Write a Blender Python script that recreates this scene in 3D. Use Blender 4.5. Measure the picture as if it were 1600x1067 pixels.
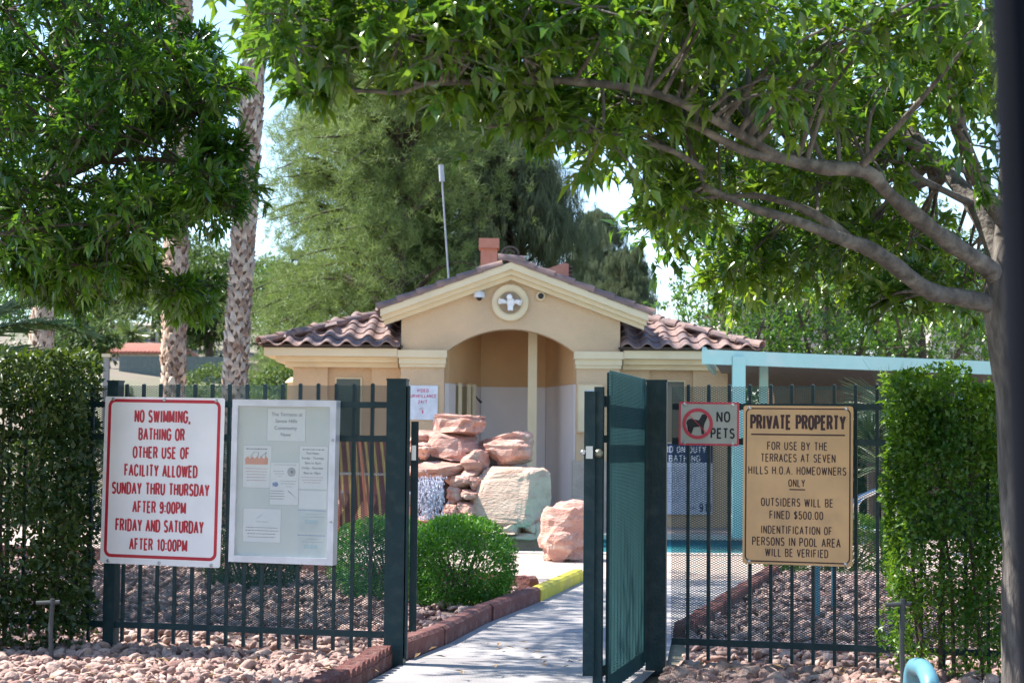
import bpy, bmesh, math, random
import numpy as np
from mathutils import Vector, Matrix, noise
R = math.radians
random.seed(7); rng = np.random.default_rng(7)
for o in list(bpy.data.objects): bpy.data.objects.remove(o)
S = bpy.context.scene
COL = S.collection

# ------------------------------------------------------------------ camera
F = 2910.0; EYE = 1.16
cd = bpy.data.cameras.new('camera'); cam = bpy.data.objects.new('camera', cd); COL.objects.link(cam)
cd.sensor_width = 36; cd.lens = F/1600*36; cd.clip_end = 3000; cd.clip_start = 0.05
PITCH = math.atan((700-533.5)/F); ROLL = R(0.5)
cam.location = (0, 0, EYE)
CM = Matrix.Rotation(R(90)+PITCH, 4, 'X') @ Matrix.Rotation(ROLL, 4, 'Z')
cam.rotation_euler = CM.to_euler()
cd.dof.use_dof = True; cd.dof.focus_distance = 10.2; cd.dof.aperture_fstop = 7.0
S.camera = cam
# ------------------------------------------------------------------ light
SUN_EL, SUN_AZ = R(55), R(-75)            # azimuth clockwise from +Y
W = bpy.data.worlds.new('World'); S.world = W; W.use_nodes = True
wn = W.node_tree.nodes; wl = W.node_tree.links
sky = wn.new('ShaderNodeTexSky'); sky.sky_type = 'NISHITA'; sky.sun_disc = False
sky.sun_elevation = SUN_EL; sky.sun_rotation = SUN_AZ
sky.altitude = 600; sky.air_density = 1.0; sky.dust_density = 0.25; sky.ozone_density = 2.0
wl.new(sky.outputs[0], wn['Background'].inputs[0]); wn['Background'].inputs[1].default_value = 0.15
ld = bpy.data.lights.new('sun', 'SUN'); ld.energy = 5.0; ld.angle = R(0.53); ld.color = (1.0, 0.95, 0.87)
sun = bpy.data.objects.new('sun', ld); COL.objects.link(sun)
sd = Vector((math.sin(SUN_AZ)*math.cos(SUN_EL), math.cos(SUN_AZ)*math.cos(SUN_EL), math.sin(SUN_EL)))
sun.rotation_euler = sd.to_track_quat('Z', 'Y').to_euler(); sun.location = (0, 0, 20)
S.view_settings.view_transform = 'Standard'; S.view_settings.look = 'None'
S.view_settings.exposure = 1.2; S.view_settings.gamma = 1; S.view_settings.use_curve_mapping = False
S.render.engine = 'CYCLES'; S.cycles.max_bounces = 8; S.cycles.transparent_max_bounces = 8
S.cycles.use_denoising = True

# ------------------------------------------------------------------ helpers
RM = CM.to_3x3()
def ray(px, py): return RM @ Vector(((px-800)/F, -(py-533.5)/F, -1))
def P(px, py, Y):
    r = ray(px, py); return Vector((0, 0, EYE)) + r*(Y/r.y)
def G(px, py, z=0.0):
    r = ray(px, py); return Vector((0, 0, EYE)) + r*((z-EYE)/r.z)

class MB:
    def __init__(s): s.v = []; s.f = []; s.r = []; s.n = 0
    def add(s, vs, fs, rnd=None):
        vs = np.asarray(vs, dtype=np.float64).reshape(-1, 3); s.v.append(vs)
        b = s.n; s.f.extend([tuple(i+b for i in f) for f in fs]); s.n += len(vs)
        s.r.append(np.full(len(vs), random.random() if rnd is None else rnd)); return s
    def bulk(s, vs, fs, rnd):
        s.v.append(np.asarray(vs).reshape(-1, 3)); fs = np.asarray(fs)+s.n
        s.f.extend(map(tuple, fs.tolist())); s.n += len(s.v[-1]); s.r.append(np.asarray(rnd)); return s
    def box(s, x0, x1, y0, y1, z0, z1, rnd=None):
        v = [(x, y, z) for z in (z0, z1) for y in (y0, y1) for x in (x0, x1)]
        return s.add(v, [(0,2,3,1),(4,5,7,6),(0,1,5,4),(2,6,7,3),(0,4,6,2),(1,3,7,5)], rnd)
    def obox(s, c, ax, ay, az, hx, hy, hz, rnd=None):
        c = Vector(c); v = [c+Vector(ax)*i*hx+Vector(ay)*j*hy+Vector(az)*k*hz for k in (-1,1) for j in (-1,1) for i in (-1,1)]
        return s.add([tuple(p) for p in v], [(0,2,3,1),(4,5,7,6),(0,1,5,4),(2,6,7,3),(0,4,6,2),(1,3,7,5)], rnd)
    def bar(s, a, b, w, d, up=(0,0,1), rnd=None):
        a, b = Vector(a), Vector(b); t = (b-a).normalized(); u = Vector(up)
        if abs(t.dot(u)) > .95: u = Vector((0, 1, 0))
        x = t.cross(u).normalized(); y = x.cross(t)
        return s.obox((a+b)/2, x, t, y, w/2, (b-a).length/2, d/2, rnd)
    def tube(s, pts, rad, n=8, cap=True, rnd=None):
        pts = [Vector(p) for p in pts]
        if not hasattr(rad, '__len__'): rad = [rad]*len(pts)
        vs = []; fs = []; px = None
        for i, p in enumerate(pts):
            t = (pts[min(i+1, len(pts)-1)]-pts[max(i-1, 0)]).normalized()
            if px is None:
                px = t.cross(Vector((0,0,1)) if abs(t.z) < .9 else Vector((1,0,0))).normalized()
            else: px = (px - t*px.dot(t)).normalized()
            py = t.cross(px)
            for k in range(n):
                a = 2*math.pi*k/n; vs.append(tuple(p+px*math.cos(a)*rad[i]+py*math.sin(a)*rad[i]))
        for i in range(len(pts)-1):
            for k in range(n):
                k2 = (k+1) % n; fs.append((i*n+k, i*n+k2, (i+1)*n+k2, (i+1)*n+k))
        if cap: fs.append(tuple(range(n-1, -1, -1))); fs.append(tuple((len(pts)-1)*n+k for k in range(n)))
        return s.add(vs, fs, rnd)
    def prism(s, poly, ext, rnd=None):
        n = len(poly); e = Vector(ext); a = [tuple(Vector(p)) for p in poly]; b = [tuple(Vector(p)+e) for p in poly]
        return s.add(a+b, [tuple(range(n)), tuple(range(2*n-1, n-1, -1))]+[(i, i+n, (i+1) % n+n, (i+1) % n) for i in range(n)], rnd)
    def lathe(s, c, prof, n=16, axis='Z', rnd=None):
        vs = []; fs = []
        for r, h in prof:
            for k in range(n):
                a = 2*math.pi*k/n; q = (r*math.cos(a), r*math.sin(a), h)
                if axis == 'Y': q = (q[0], q[2], q[1])
                vs.append((c[0]+q[0], c[1]+q[1], c[2]+q[2]))
        for i in range(len(prof)-1):
            for k in range(n): k2 = (k+1) % n; fs.append((i*n+k, i*n+k2, (i+1)*n+k2, (i+1)*n+k))
        fs.append(tuple(range(n-1, -1, -1))); fs.append(tuple((len(prof)-1)*n+k for k in range(n)))
        return s.add(vs, fs, rnd)
    def mesh(s, name, mat, org=(0,0,0), smooth=False, attr=True):
        v = np.concatenate(s.v)-np.array(org); me = bpy.data.meshes.new(name)
        me.from_pydata(v.tolist(), [], s.f) if s.n < 3000 else s._fast(me, v)
        if attr:
            at = me.attributes.new('rnd', 'FLOAT', 'POINT'); at.data.foreach_set('value', np.concatenate(s.r).astype(np.float32))
        me.materials.append(mat)
        if smooth: me.polygons.foreach_set('use_smooth', [True]*len(me.polygons))
        me.update(); return me
    def _fast(s, me, v):
        lens = np.array([len(f) for f in s.f], dtype=np.int32); flat = np.fromiter((i for f in s.f for i in f), dtype=np.int32)
        me.vertices.add(len(v)); me.vertices.foreach_set('co', v.astype(np.float32).ravel())
        me.loops.add(len(flat)); me.loops.foreach_set('vertex_index', flat)
        me.polygons.add(len(lens)); me.polygons.foreach_set('loop_start', (np.cumsum(lens)-lens).astype(np.int32))
        me.update(calc_edges=True)
ORG = {}
def link(o, parent=None):
    COL.objects.link(o)
    if parent: o.parent = parent
    return o
def meta(o, label=None, cat=None, group=None, kind=None):
    if label: o['label'] = label
    if cat: o['category'] = cat
    if group: o['group'] = group
    if kind: o['kind'] = kind
    return o
def thing(name, label, cat, loc=(0,0,0), group=None):
    o = bpy.data.objects.new(name, None); o.empty_display_size = .1; link(o)
    o.location = loc; ORG[o] = Vector(loc); return meta(o, label, cat, group)
def part(name, mb, mat, parent, smooth=False, kind=None, label=None):
    org = ORG[parent]; o = bpy.data.objects.new(name, mb.mesh(name, mat, org, smooth)); link(o, parent)
    ORG[o] = org; return meta(o, label, None, None, kind)
def solo(name, mb, mat, label, cat, group=None, smooth=False, kind=None, loc=(0,0,0)):
    o = bpy.data.objects.new(name, mb.mesh(name, mat, loc, smooth)); link(o); o.location = loc; ORG[o] = Vector(loc)
    return meta(o, label, cat, group, kind)
def struct(name, mb, mat, smooth=False, kind='structure', label=None):
    o = bpy.data.objects.new(name, mb.mesh(name, mat, (0,0,0), smooth)); link(o); ORG[o] = Vector((0,0,0))
    return meta(o, label, None, None, kind)
def inst(name, me, parent, M=None):
    o = bpy.data.objects.new(name, me); link(o, parent)
    if M is not None:
        o.matrix_basis = Matrix.Translation(-ORG[parent]) @ M
    ORG[o] = ORG[parent]; return o
def frame(x, y, z, o):
    return Matrix(((x[0],y[0],z[0],o[0]),(x[1],y[1],z[1],o[1]),(x[2],y[2],z[2],o[2]),(0,0,0,1)))

# ------------------------------------------------------------------ materials
def mat(name, c, c2=None, scale=8, rough=.7, bump=0, bscale=40, metal=0, var=0, spec=.5, detail=4, obj_rnd=0,
        dirt=None, dscale=1.5, damt=.5, attr=False, coat=0, stretch=(1,1,1)):
    m = bpy.data.materials.new(name); m.use_nodes = True; nt = m.node_tree; N = nt.nodes; L = nt.links
    b = N['Principled BSDF']; b.inputs['Roughness'].default_value = rough; b.inputs['Metallic'].default_value = metal
    b.inputs['Specular IOR Level'].default_value = spec; b.inputs['Coat Weight'].default_value = coat
    tc = N.new('ShaderNodeTexCoord'); mp = N.new('ShaderNodeMapping'); mp.inputs['Scale'].default_value = stretch
    L.new(tc.outputs['Object'], mp.inputs[0])
    if c2 is None: c2 = tuple(x*.82 for x in c)
    mix = N.new('ShaderNodeMix'); mix.data_type = 'RGBA'
    mix.inputs[6].default_value = (*c, 1); mix.inputs[7].default_value = (*c2, 1)
    no = N.new('ShaderNodeTexNoise'); no.inputs['Scale'].default_value = scale; no.inputs['Detail'].default_value = detail
    L.new(mp.outputs[0], no.inputs['Vector'])
    mr = N.new('ShaderNodeMapRange'); mr.inputs[1].default_value = .35; mr.inputs[2].default_value = .65
    L.new(no.outputs[0], mr.inputs[0]); fac = mr.outputs[0]
    if attr or obj_rnd:
        if attr: a = N.new('ShaderNodeAttribute'); a.attribute_name = 'rnd'; src = a.outputs['Fac']
        else: a = N.new('ShaderNodeObjectInfo'); src = a.outputs['Random']
        mm = N.new('ShaderNodeMath'); mm.operation = 'MULTIPLY_ADD'; mm.inputs[1].default_value = .7; L.new(src, mm.inputs[0])
        m2 = N.new('ShaderNodeMath'); m2.operation = 'MULTIPLY'; m2.inputs[1].default_value = .3; L.new(fac, m2.inputs[0])
        L.new(m2.outputs[0], mm.inputs[2]); fac = mm.outputs[0]
    L.new(fac, mix.inputs[0]); colr = mix.outputs[2]
    if dirt:
        d = N.new('ShaderNodeTexNoise'); d.inputs['Scale'].default_value = dscale; d.inputs['Detail'].default_value = 6; L.new(mp.outputs[0], d.inputs['Vector'])
        dr = N.new('ShaderNodeMapRange'); dr.inputs[1].default_value = .5; dr.inputs[2].default_value = .72; dr.inputs[4].default_value = damt; L.new(d.outputs[0], dr.inputs[0])
        mx = N.new('ShaderNodeMix'); mx.data_type = 'RGBA'; mx.inputs[7].default_value = (*dirt, 1)
        L.new(dr.outputs[0], mx.inputs[0]); L.new(colr, mx.inputs[6]); colr = mx.outputs[2]
    L.new(colr, b.inputs['Base Color'])
    if bump:
        bn = N.new('ShaderNodeTexNoise'); bn.inputs['Scale'].default_value = bscale; bn.inputs['Detail'].default_value = 5; L.new(mp.outputs[0], bn.inputs['Vector'])
        bp = N.new('ShaderNodeBump'); bp.inputs['Strength'].default_value = bump; bp.inputs['Distance'].default_value = .02
        L.new(bn.outputs[0], bp.inputs['Height']); L.new(bp.outputs[0], b.inputs['Normal'])
    return m
def leafmat(name, c, c2, trans=.4, rough=.35, tcol=None, spec=.5):
    m = bpy.data.materials.new(name); m.use_nodes = True; nt = m.node_tree; N = nt.nodes; L = nt.links
    b = N['Principled BSDF']; b.inputs['Roughness'].default_value = rough; b.inputs['Specular IOR Level'].default_value = spec
    a = N.new('ShaderNodeAttribute'); a.attribute_name = 'rnd'
    mix = N.new('ShaderNodeMix'); mix.data_type = 'RGBA'; mix.inputs[6].default_value = (*c, 1); mix.inputs[7].default_value = (*c2, 1)
    L.new(a.outputs['Fac'], mix.inputs[0]); L.new(mix.outputs[2], b.inputs['Base Color'])
    t = N.new('ShaderNodeBsdfTranslucent')
    hs = N.new('ShaderNodeMix'); hs.data_type = 'RGBA'; hs.blend_type = 'MULTIPLY'; hs.inputs[0].default_value = 1
    L.new(mix.outputs[2], hs.inputs[6]); hs.inputs[7].default_value = (*(tcol or (2.4, 2.2, .8)), 1); L.new(hs.outputs[2], t.inputs[0])
    ms = N.new('ShaderNodeMixShader'); ms.inputs[0].default_value = trans
    L.new(b.outputs[0], ms.inputs[1]); L.new(t.outputs[0], ms.inputs[2]); L.new(ms.outputs[0], N['Material Output'].inputs[0])
    return m
M_fence = mat('green_metal', (.006,.034,.042), (.005,.026,.032), rough=.5, scale=6, dirt=(.045,.07,.07), dscale=14, damt=.5, spec=.35, detail=8, bump=.15, bscale=60)
M_mesh = mat('mesh_metal', (.025,.10,.11), rough=.6, spec=.25)
M_white = mat('sign_white', (.88,.87,.88), (.84,.84,.86), scale=3, rough=.35, dirt=(.5,.46,.42), dscale=4, damt=.18)
M_red = mat('sign_red', (.52,.012,.035), rough=.4)
M_tan = mat('sign_tan', (.84,.50,.24), (.78,.46,.22), scale=3, rough=.4, dirt=(.42,.28,.17), dscale=5, damt=.35)
M_brown = mat('sign_brown', (.055,.014,.014), rough=.5)
M_black = mat('black_print', (.012,.012,.016), rough=.5)
M_navy = mat('navy_print', (.015,.025,.13), rough=.5)
M_pinkred = mat('faded_red', (.62,.06,.09), (.55,.05,.08), rough=.5)
M_paper = mat('paper', (.82,.84,.80), (.78,.80,.78), rough=.6)
M_board = mat('board_felt', (.64,.68,.62), (.60,.65,.60), rough=.5)
M_frame = mat('white_frame', (.76,.77,.82), rough=.3, dirt=(.5,.5,.5), dscale=5, damt=.2)
M_ink = mat('ink_grey', (.14,.14,.16), rough=.7)
M_inkl = mat('ink_pale', (.36,.38,.38), rough=.7)
M_inkr = mat('ink_red', (.55,.22,.20), rough=.7)
M_orange = mat('print_orange', (.75,.22,.06), rough=.6)
M_blue = mat('print_blue', (.10,.20,.50), rough=.6)
M_cyan = mat('print_cyan', (.38,.62,.66), rough=.6)
M_magenta = mat('print_magenta', (.60,.02,.14), rough=.6)
M_steel = mat('steel', (.5,.5,.52), rough=.3, metal=.9)
M_chrome = mat('chrome', (.75,.76,.78), rough=.12, metal=1)
M_stucco = mat('stucco', (.68,.48,.30), (.60,.43,.27), scale=1.6, rough=.95, bump=.7, bscale=42, dirt=(.46,.34,.23), dscale=1.5, damt=.5, detail=9)
M_cream = mat('cream_trim', (.76,.63,.42), (.72,.59,.39), scale=3, rough=.8, dirt=(.56,.46,.31), dscale=2.2, damt=.35, bump=.1)
M_wains = mat('grey_wainscot', (.74,.66,.62), (.69,.62,.60), scale=2, rough=.6)
M_inner = mat('inner_stucco', (.62,.38,.19), (.58,.35,.175), scale=2, rough=.9, bump=.2, bscale=60)
M_tile = mat('clay_tile', (.33,.205,.165), (.13,.095,.10), scale=5, rough=.75, bump=.3, bscale=30, obj_rnd=1, dirt=(.11,.09,.10), dscale=5, damt=.7)
M_terra = mat('terracotta', (.56,.25,.17), (.48,.20,.14), rough=.8)
M_dark = mat('dark_glass', (.010,.022,.030), rough=.12, spec=.6)
M_soffit = mat('soffit', (.10,.075,.06), rough=.9)
M_teal = mat('teal_paint', (.42,.66,.63), (.36,.60,.58), scale=3, rough=.45, dirt=(.62,.70,.68), dscale=3, damt=.5)
M_concrete = mat('concrete', (.37,.345,.34), (.28,.265,.265), scale=2.2, rough=.9, bump=.35, bscale=90, dirt=(.20,.18,.18), dscale=3.1, damt=.65, detail=9)
M_deck = mat('deck', (.50,.39,.32), (.44,.345,.285), scale=1.5, rough=.85, bump=.1, bscale=80, dirt=(.38,.32,.28), dscale=1.1, damt=.4)
M_redcurb = mat('red_edging', (.19,.07,.058), (.12,.045,.04), scale=7, rough=.95, bump=.9, bscale=40, detail=8, obj_rnd=1, dirt=(.30,.20,.17), dscale=12, damt=.5)
M_yellow = mat('yellow_curb', (.62,.52,.03), (.50,.42,.03), scale=6, rough=.7, dirt=(.30,.26,.10), dscale=9, damt=.6, bump=.2)
M_gravel = mat('gravel', (.60,.44,.37), (.24,.125,.11), scale=14, rough=.95, attr=True, bump=.7, bscale=45, dirt=(.34,.24,.20), dscale=9, damt=.6)
M_gravelb = mat('gravel_bed_soil', (.24,.16,.14), (.13,.09,.08), scale=60, rough=1, bump=.8, bscale=120)
M_ground = mat('desert_soil', (.25,.20,.155), (.18,.155,.11), scale=.5, rough=1, dirt=(.10,.14,.05), dscale=.12, damt=.9, detail=9)
M_pink = mat('sandstone', (.60,.34,.26), (.46,.23,.18), scale=2.2, rough=.9, bump=1.0, bscale=22, obj_rnd=1, dirt=(.70,.54,.44), dscale=4, damt=.8, stretch=(1,1,3.2), detail=9)
M_pale = mat('pale_sandstone', (.60,.43,.33), (.50,.34,.26), scale=3, rough=.9, bump=1.0, bscale=20, dirt=(.46,.29,.22), dscale=3, damt=.8, stretch=(1,1,2.5), detail=9)
M_bark = mat('grey_bark', (.17,.15,.135), (.075,.066,.062), scale=16, rough=.95, bump=1.0, bscale=34, dirt=(.34,.30,.26), dscale=9, damt=.75, stretch=(1.8,1.8,.4), detail=9)
M_limb = mat('limb_bark', (.17,.15,.132), (.075,.066,.06), scale=18, rough=.95, bump=1.0, bscale=38, dirt=(.32,.29,.25), dscale=12, damt=.7, detail=9)
M_barkd = mat('dark_bark', (.10,.075,.055), (.06,.045,.035), scale=10, rough=.95, bump=.6)
M_boot = mat('palm_boot', (.20,.105,.065), (.66,.54,.42), scale=9, rough=.9, attr=True, bump=.4, bscale=25)
M_palmcore = mat('palm_core', (.13,.085,.06), rough=1)
M_leafA = leafmat('leaf_glossy', (.05,.125,.022), (.16,.25,.03), trans=.40, rough=.24, spec=.9)
M_leafL = leafmat('leaf_ash', (.035,.105,.018), (.12,.23,.025), trans=.38, rough=.24, spec=.9)
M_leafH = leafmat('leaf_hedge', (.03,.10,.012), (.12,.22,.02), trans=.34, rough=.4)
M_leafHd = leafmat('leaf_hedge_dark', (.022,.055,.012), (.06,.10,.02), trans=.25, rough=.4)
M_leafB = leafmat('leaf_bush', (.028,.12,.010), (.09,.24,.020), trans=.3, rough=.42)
M_pine = leafmat('needle_olive', (.12,.18,.055), (.21,.28,.09), trans=.35, rough=.6, tcol=(1.3,1.3,.9))
M_pine2 = leafmat('needle_grey', (.085,.12,.06), (.15,.18,.10), trans=.3, rough=.6, tcol=(1.3,1.3,.9))
M_frond = leafmat('frond', (.06,.11,.04), (.14,.19,.07), trans=.25, rough=.4, tcol=(1.4,1.4,.8))
M_farleaf = leafmat('far_leaf', (.06,.11,.03), (.13,.19,.05), trans=.3, rough=.6, tcol=(1.4,1.4,.8))
def water_mat():
    m = mat('pool_water', (.02,.36,.38), (.02,.30,.34), rough=.05, bump=.25, bscale=6, spec=.6); return m
M_water = water_mat()
M_pooltile = mat('pool_tile', (.03,.16,.22), (.02,.10,.16), scale=30, rough=.2)
M_foam = mat('falling_water', (.62,.62,.72), (.35,.36,.48), scale=20, rough=.15, attr=True)
M_wood = mat('wood_red', (.35,.09,.04), rough=.6)
M_rooffar = mat('far_roof', (.42,.17,.12), (.34,.14,.10), rough=.9); M_rooftan = mat('far_roof_tan', (.42,.33,.28), rough=.9)
M_wallfar = mat('far_wall', (.62,.56,.50), rough=.9); M_bluefence = mat('block_wall_far', (.15,.18,.17), rough=.9)
M_green1 = mat('seat_red', (.16,.03,.03), rough=.7); M_stripe = mat('stripe_yellow', (.50,.36,.10), rough=.7); M_stripe2 = mat('stripe_brown', (.16,.05,.04), rough=.7)
M_pipe = mat('galvanised', (.055,.065,.07), rough=.6); M_bluepipe = mat('blue_pipe', (.13,.33,.42), rough=.45)

# ------------------------------------------------------------------ ground, deck, path
PX0, PX1, PY0, PY1 = -1.25, 3.6, 20.9, 25.2     # pool hole
g = MB()
def flat(mb, x0, x1, y0, y1, z): mb.add([(x0,y0,z),(x1,y0,z),(x1,y1,z),(x0,y1,z)], [(0,1,2,3)])
zg = -.03
flat(g, -160, 160, -40, PY0, zg); flat(g, -160, PX0, PY0, PY1, zg); flat(g, PX1, 160, PY0, PY1, zg); flat(g, -160, 160, PY1, 34, zg)
def hill(x, y):
    t = max(0, y-34)
    lf = 1/(1+math.exp((x+4)/4))
    base = 3.75*min(1, t/22)**1.2 + max(0, t-22)*.065
    return zg + base*(.35+.65*lf) + .25*math.sin(x*.31+y*.13)*min(1, t/20)
ys = [34, 36, 38, 41, 44, 48, 52, 57, 62, 68, 74, 80, 88, 98, 110, 130, 160, 220, 320, 600, 1200]
xs = np.concatenate([[-900,-400,-200], np.linspace(-110, 110, 67), [200,400,900]])
hv = [(x, y, zg if j == 0 else hill(x, y)) for j, y in enumerate(ys) for x in xs]; nx = len(xs)
g.add(hv, [(j*nx+i, j*nx+i+1, (j+1)*nx+i+1, (j+1)*nx+i) for j in range(len(ys)-1) for i in range(nx-1)])
struct('ground', g, M_ground)
def polysheet(name, polys, z, m, kind='structure', thick=0.02):
    b = MB()
    for p in polys: b.prism([(q[0], q[1], z) for q in p], (0, 0, -thick))
    return struct(name, b, m, kind=kind)
# path left edge / right edge on the ground
PL = [G(578,1063), G(632,1034), G(701,1005), G(759,974), G(845,939), G(913,907)]
PR = [G(1003,1066), G(1043,1030), G(1050,997), G(1110,958), G(1165,922), G(1200,897)]
d0 = (PL[1]-PL[0]).normalized(); PL = [PL[0]-d0*4]+PL
PR = [PR[0]+Vector((-.15,-3.5,0))]+PR
BK = [G(835,921), G(640,905), G(480,893), G(300,882), G(100,870), G(-200,862)]     # back edge of the left bed
path = bpy.data.objects.new('concrete_path', None); link(path); ORG[path] = Vector((0,0,0)); meta(path, None, None, None, 'structure')
def along(pl, y):
    for a, b in zip(pl, pl[1:]):
        if a.y <= y <= b.y: return a.lerp(b, (y-a.y)/(b.y-a.y))
    return pl[-1] if y > pl[-1].y else pl[0]
cuts = [6.2, 7.8, 9.1, 10.35, 11.9, 13.5, 15.1, 16.75]
for a, b in zip(cuts, cuts[1:]):
    yl = [a+.008] + sorted([p.y for p in PL+PR if a+.02 < p.y < b-.02]) + [b-.004]
    L_ = [along(PL, y) for y in yl]; R_ = [along(PR, y) for y in yl]
    mb = MB()
    for i in range(len(yl)-1):
        mb.add([(L_[i].x, yl[i], 0), (R_[i].x, yl[i], 0), (R_[i+1].x, yl[i+1], 0), (L_[i+1].x, yl[i+1], 0)], [(0,1,2,3)])
    mb.add([(L_[0].x, yl[0], 0), (R_[0].x, yl[0], 0), (R_[0].x, yl[0], -.028), (L_[0].x, yl[0], -.028)], [(0,1,2,3)])
    part('slab', mb, M_concrete, path)
# deck round the pool
YB = 16.755
bedback = [(p.x, p.y) for p in BK]
deck = MB()
def dz(x0, x1, y0, y1): deck.box(x0, x1, y0, y1, -.028, 0.0)
deckL = [(PL[-1].x-.0, YB)] + [(p.x, p.y) for p in BK] + [(-9, 20.0), (PL[-1].x, 20.0)]
deck.prism([(x, y, 0) for x, y in reversed(deckL)], (0,0,-.028))
deckR = [(PL[-1].x+.004, YB), (PR[-1].x, YB), (PR[-1].x+.5, 17.6), (9, 18.4), (9, 20.0), (PL[-1].x+.004, 20.0)]
deck.prism([(x, y, 0) for x, y in deckR], (0,0,-.028))
dz(-9, 9, 20.004, PY0-.3); dz(-9, PX0-.3, PY0-.298, PY1+.3); dz(PX1+.3, 9, PY0-.298, PY1+.3); dz(-9, 9, PY1+.302, 33.5)
struct('pool_deck', deck, M_deck)
M_coping = mat('coping', (.62,.55,.47), rough=.8)
pool = bpy.data.objects.new('swimming_pool', None); link(pool); ORG[pool] = Vector((0,0,0)); meta(pool, 'sunlit turquoise swimming pool with dark tile band behind the boulder', 'pool')
cb = MB()
for i in range(12):
    w = (PX1-PX0+.6)/12; x0 = PX0-.3+i*w
    for y0, y1 in ((PY0-.296, PY0+.02), (PY1-.02, PY1+.296)):
        b = MB().box(x0+.004, x0+w-.004, y0, y1, -.05, .012); part('coping_stone', b, M_coping, pool)
for i in range(8):
    w = (PY1-PY0)/8-.006; y0 = PY0+.023+i*(w+.001)
    for x0, x1 in ((PX0-.296, PX0+.02), (PX1-.02, PX1+.296)):
        part('coping_stone', MB().box(x0, x1, y0+.002, y0+w-.002, -.05, .012), M_coping, pool)
pw = MB().box(PX0-.1, PX0, PY0-.1, PY1+.1, -1.3, -.051).box(PX1, PX1+.1, PY0-.1, PY1+.1, -1.3, -.051).box(PX0, PX1, PY0-.1, PY0, -1.3, -.051).box(PX0, PX1, PY1, PY1+.1, -1.3, -.051)
part('tile_band', pw, M_pooltile, pool)
wv = MB(); nxw, nyw = 60, 50
vs = [(PX0+(PX1-PX0)*i/nxw, PY0+(PY1-PY0)*j/nyw, -.11+.008*noise.noise(Vector((i*.5, j*.5, 0)))) for j in range(nyw+1) for i in range(nxw+1)]
wv.add(vs, [(j*(nxw+1)+i, j*(nxw+1)+i+1, (j+1)*(nxw+1)+i+1, (j+1)*(nxw+1)+i) for j in range(nyw) for i in range(nxw)])
part('water', wv, M_water, pool, smooth=True)

# ------------------------------------------------------------------ rocks
def ico(sub):
    bm = bmesh.new(); bmesh.ops.create_icosphere(bm, subdivisions=sub, radius=1)
    v = np.array([x.co[:] for x in bm.verts]); f = [tuple(q.index for q in p.verts) for p in bm.faces]; bm.free(); return v, f
ICO = {k: ico(k) for k in (1, 2, 3, 4)}
def chopped(sub, nchop, seed, lo=.45, hi=.85):
    r = np.random.default_rng(seed); v, f = ICO[sub]; v = np.sign(v)*np.abs(v)**.6
    for _ in range(nchop):
        n = r.normal(size=3); n /= np.linalg.norm(n); d = r.uniform(lo, hi)
        e = np.maximum(0, v@n-d); v -= e[:, None]*n
    return v, f
SMALL = [chopped(1, 4, s, .3, .75) for s in range(16)]; MED = [chopped(2, 5, s, .25, .8) for s in range(100, 124)]
def rotm(r):
    q = r.normal(size=4); q /= np.linalg.norm(q); w, x, y, z = q
    return np.array([[1-2*(y*y+z*z),2*(x*y-z*w),2*(x*z+y*w)],[2*(x*y+z*w),1-2*(x*x+z*z),2*(y*z-x*w)],[2*(x*z-y*w),2*(y*z+x*w),1-2*(x*x+y*y)]])
def inpoly(x, y, poly):
    c = False; n = len(poly); j = n-1
    for i in range(n):
        xi, yi = poly[i]; xj, yj = poly[j]
        if (yi > y) != (yj > y) and x < (xj-xi)*(y-yi)/(yj-yi)+xi: c = not c
        j = i
    return c
def gravel(poly, n, smin, smax, lib, mb, seed):
    r = np.random.default_rng(seed); px = [p[0] for p in poly]; py = [p[1] for p in poly]; k = 0
    while k < n:
        x = r.uniform(min(px), max(px)); y = r.uniform(min(py), max(py))
        k += 1
        if not inpoly(x, y, poly): continue
        v, f = lib[r.integers(len(lib))]; s = smin+(smax-smin)*r.random()**2.2
        vv = (v*np.array([1.2, .85, .5])*s*.46)@rotm(r).T
        vv[:, 2] *= .75
        vv += np.array([x, y, r.uniform(-.005, .03)])
        mb.add(vv, f, r.random()**1.1)
FL = (-.66, 10.12); FL2 = (-3.2, 10.86); FR = (.80, 9.93); FR2 = (3.2, 9.22)
def fyl(x): return FL[1]+(FL2[1]-FL[1])*(x-FL[0])/(FL2[0]-FL[0])
def fyr(x): return FR[1]+(FR2[1]-FR[1])*(x-FR[0])/(FR2[0]-FR[0])
pl = [(p.x-.14, p.y) for p in PL]; pr = [(p.x+.1, p.y) for p in PR]
bedL_out = [(-4.5, 7.5), (pl[0][0]-.0, 7.5), pl[1], pl[2], (-4.5, 11.3)]
bedL_in = [(-6.5, 11.3), (-.85, 10.0), pl[2], pl[3], pl[4], pl[5]] + [(p.x, p.y-.12) for p in BK[:5]]+[(-6.5, BK[4].y)]
bedR_out = [(pr[0][0], 7.0), (4.2, 7.0), (4.2, 9.6), (1.0, 10.0), pr[2], pr[1]]
bedR_in = [pr[3], (.95, 10.0), (5.5, 9.4), (5.5, 17.9), (PR[-1].x+.6, 17.5), pr[6], pr[5], pr[4]]
bb = MB()
for p in (bedL_out, bedL_in, bedR_out, bedR_in): bb.add([(x, y, -.012+.003*random.random()) for x, y in p], [tuple(range(len(p)))])
struct('gravel_bed', bb, M_gravelb)
gm = MB(); gravel(bedL_out, 11500, .035, .12, MED, gm, 1); solo('gravel', gm, M_gravel, 'pink and tan crushed rock in front of the left fence', 'gravel', kind='stuff')
gm = MB(); gravel(bedR_out, 7500, .035, .15, MED, gm, 2); solo('gravel', gm, M_gravel, 'reddish crushed rock in front of the right fence', 'gravel', kind='stuff')
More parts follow.
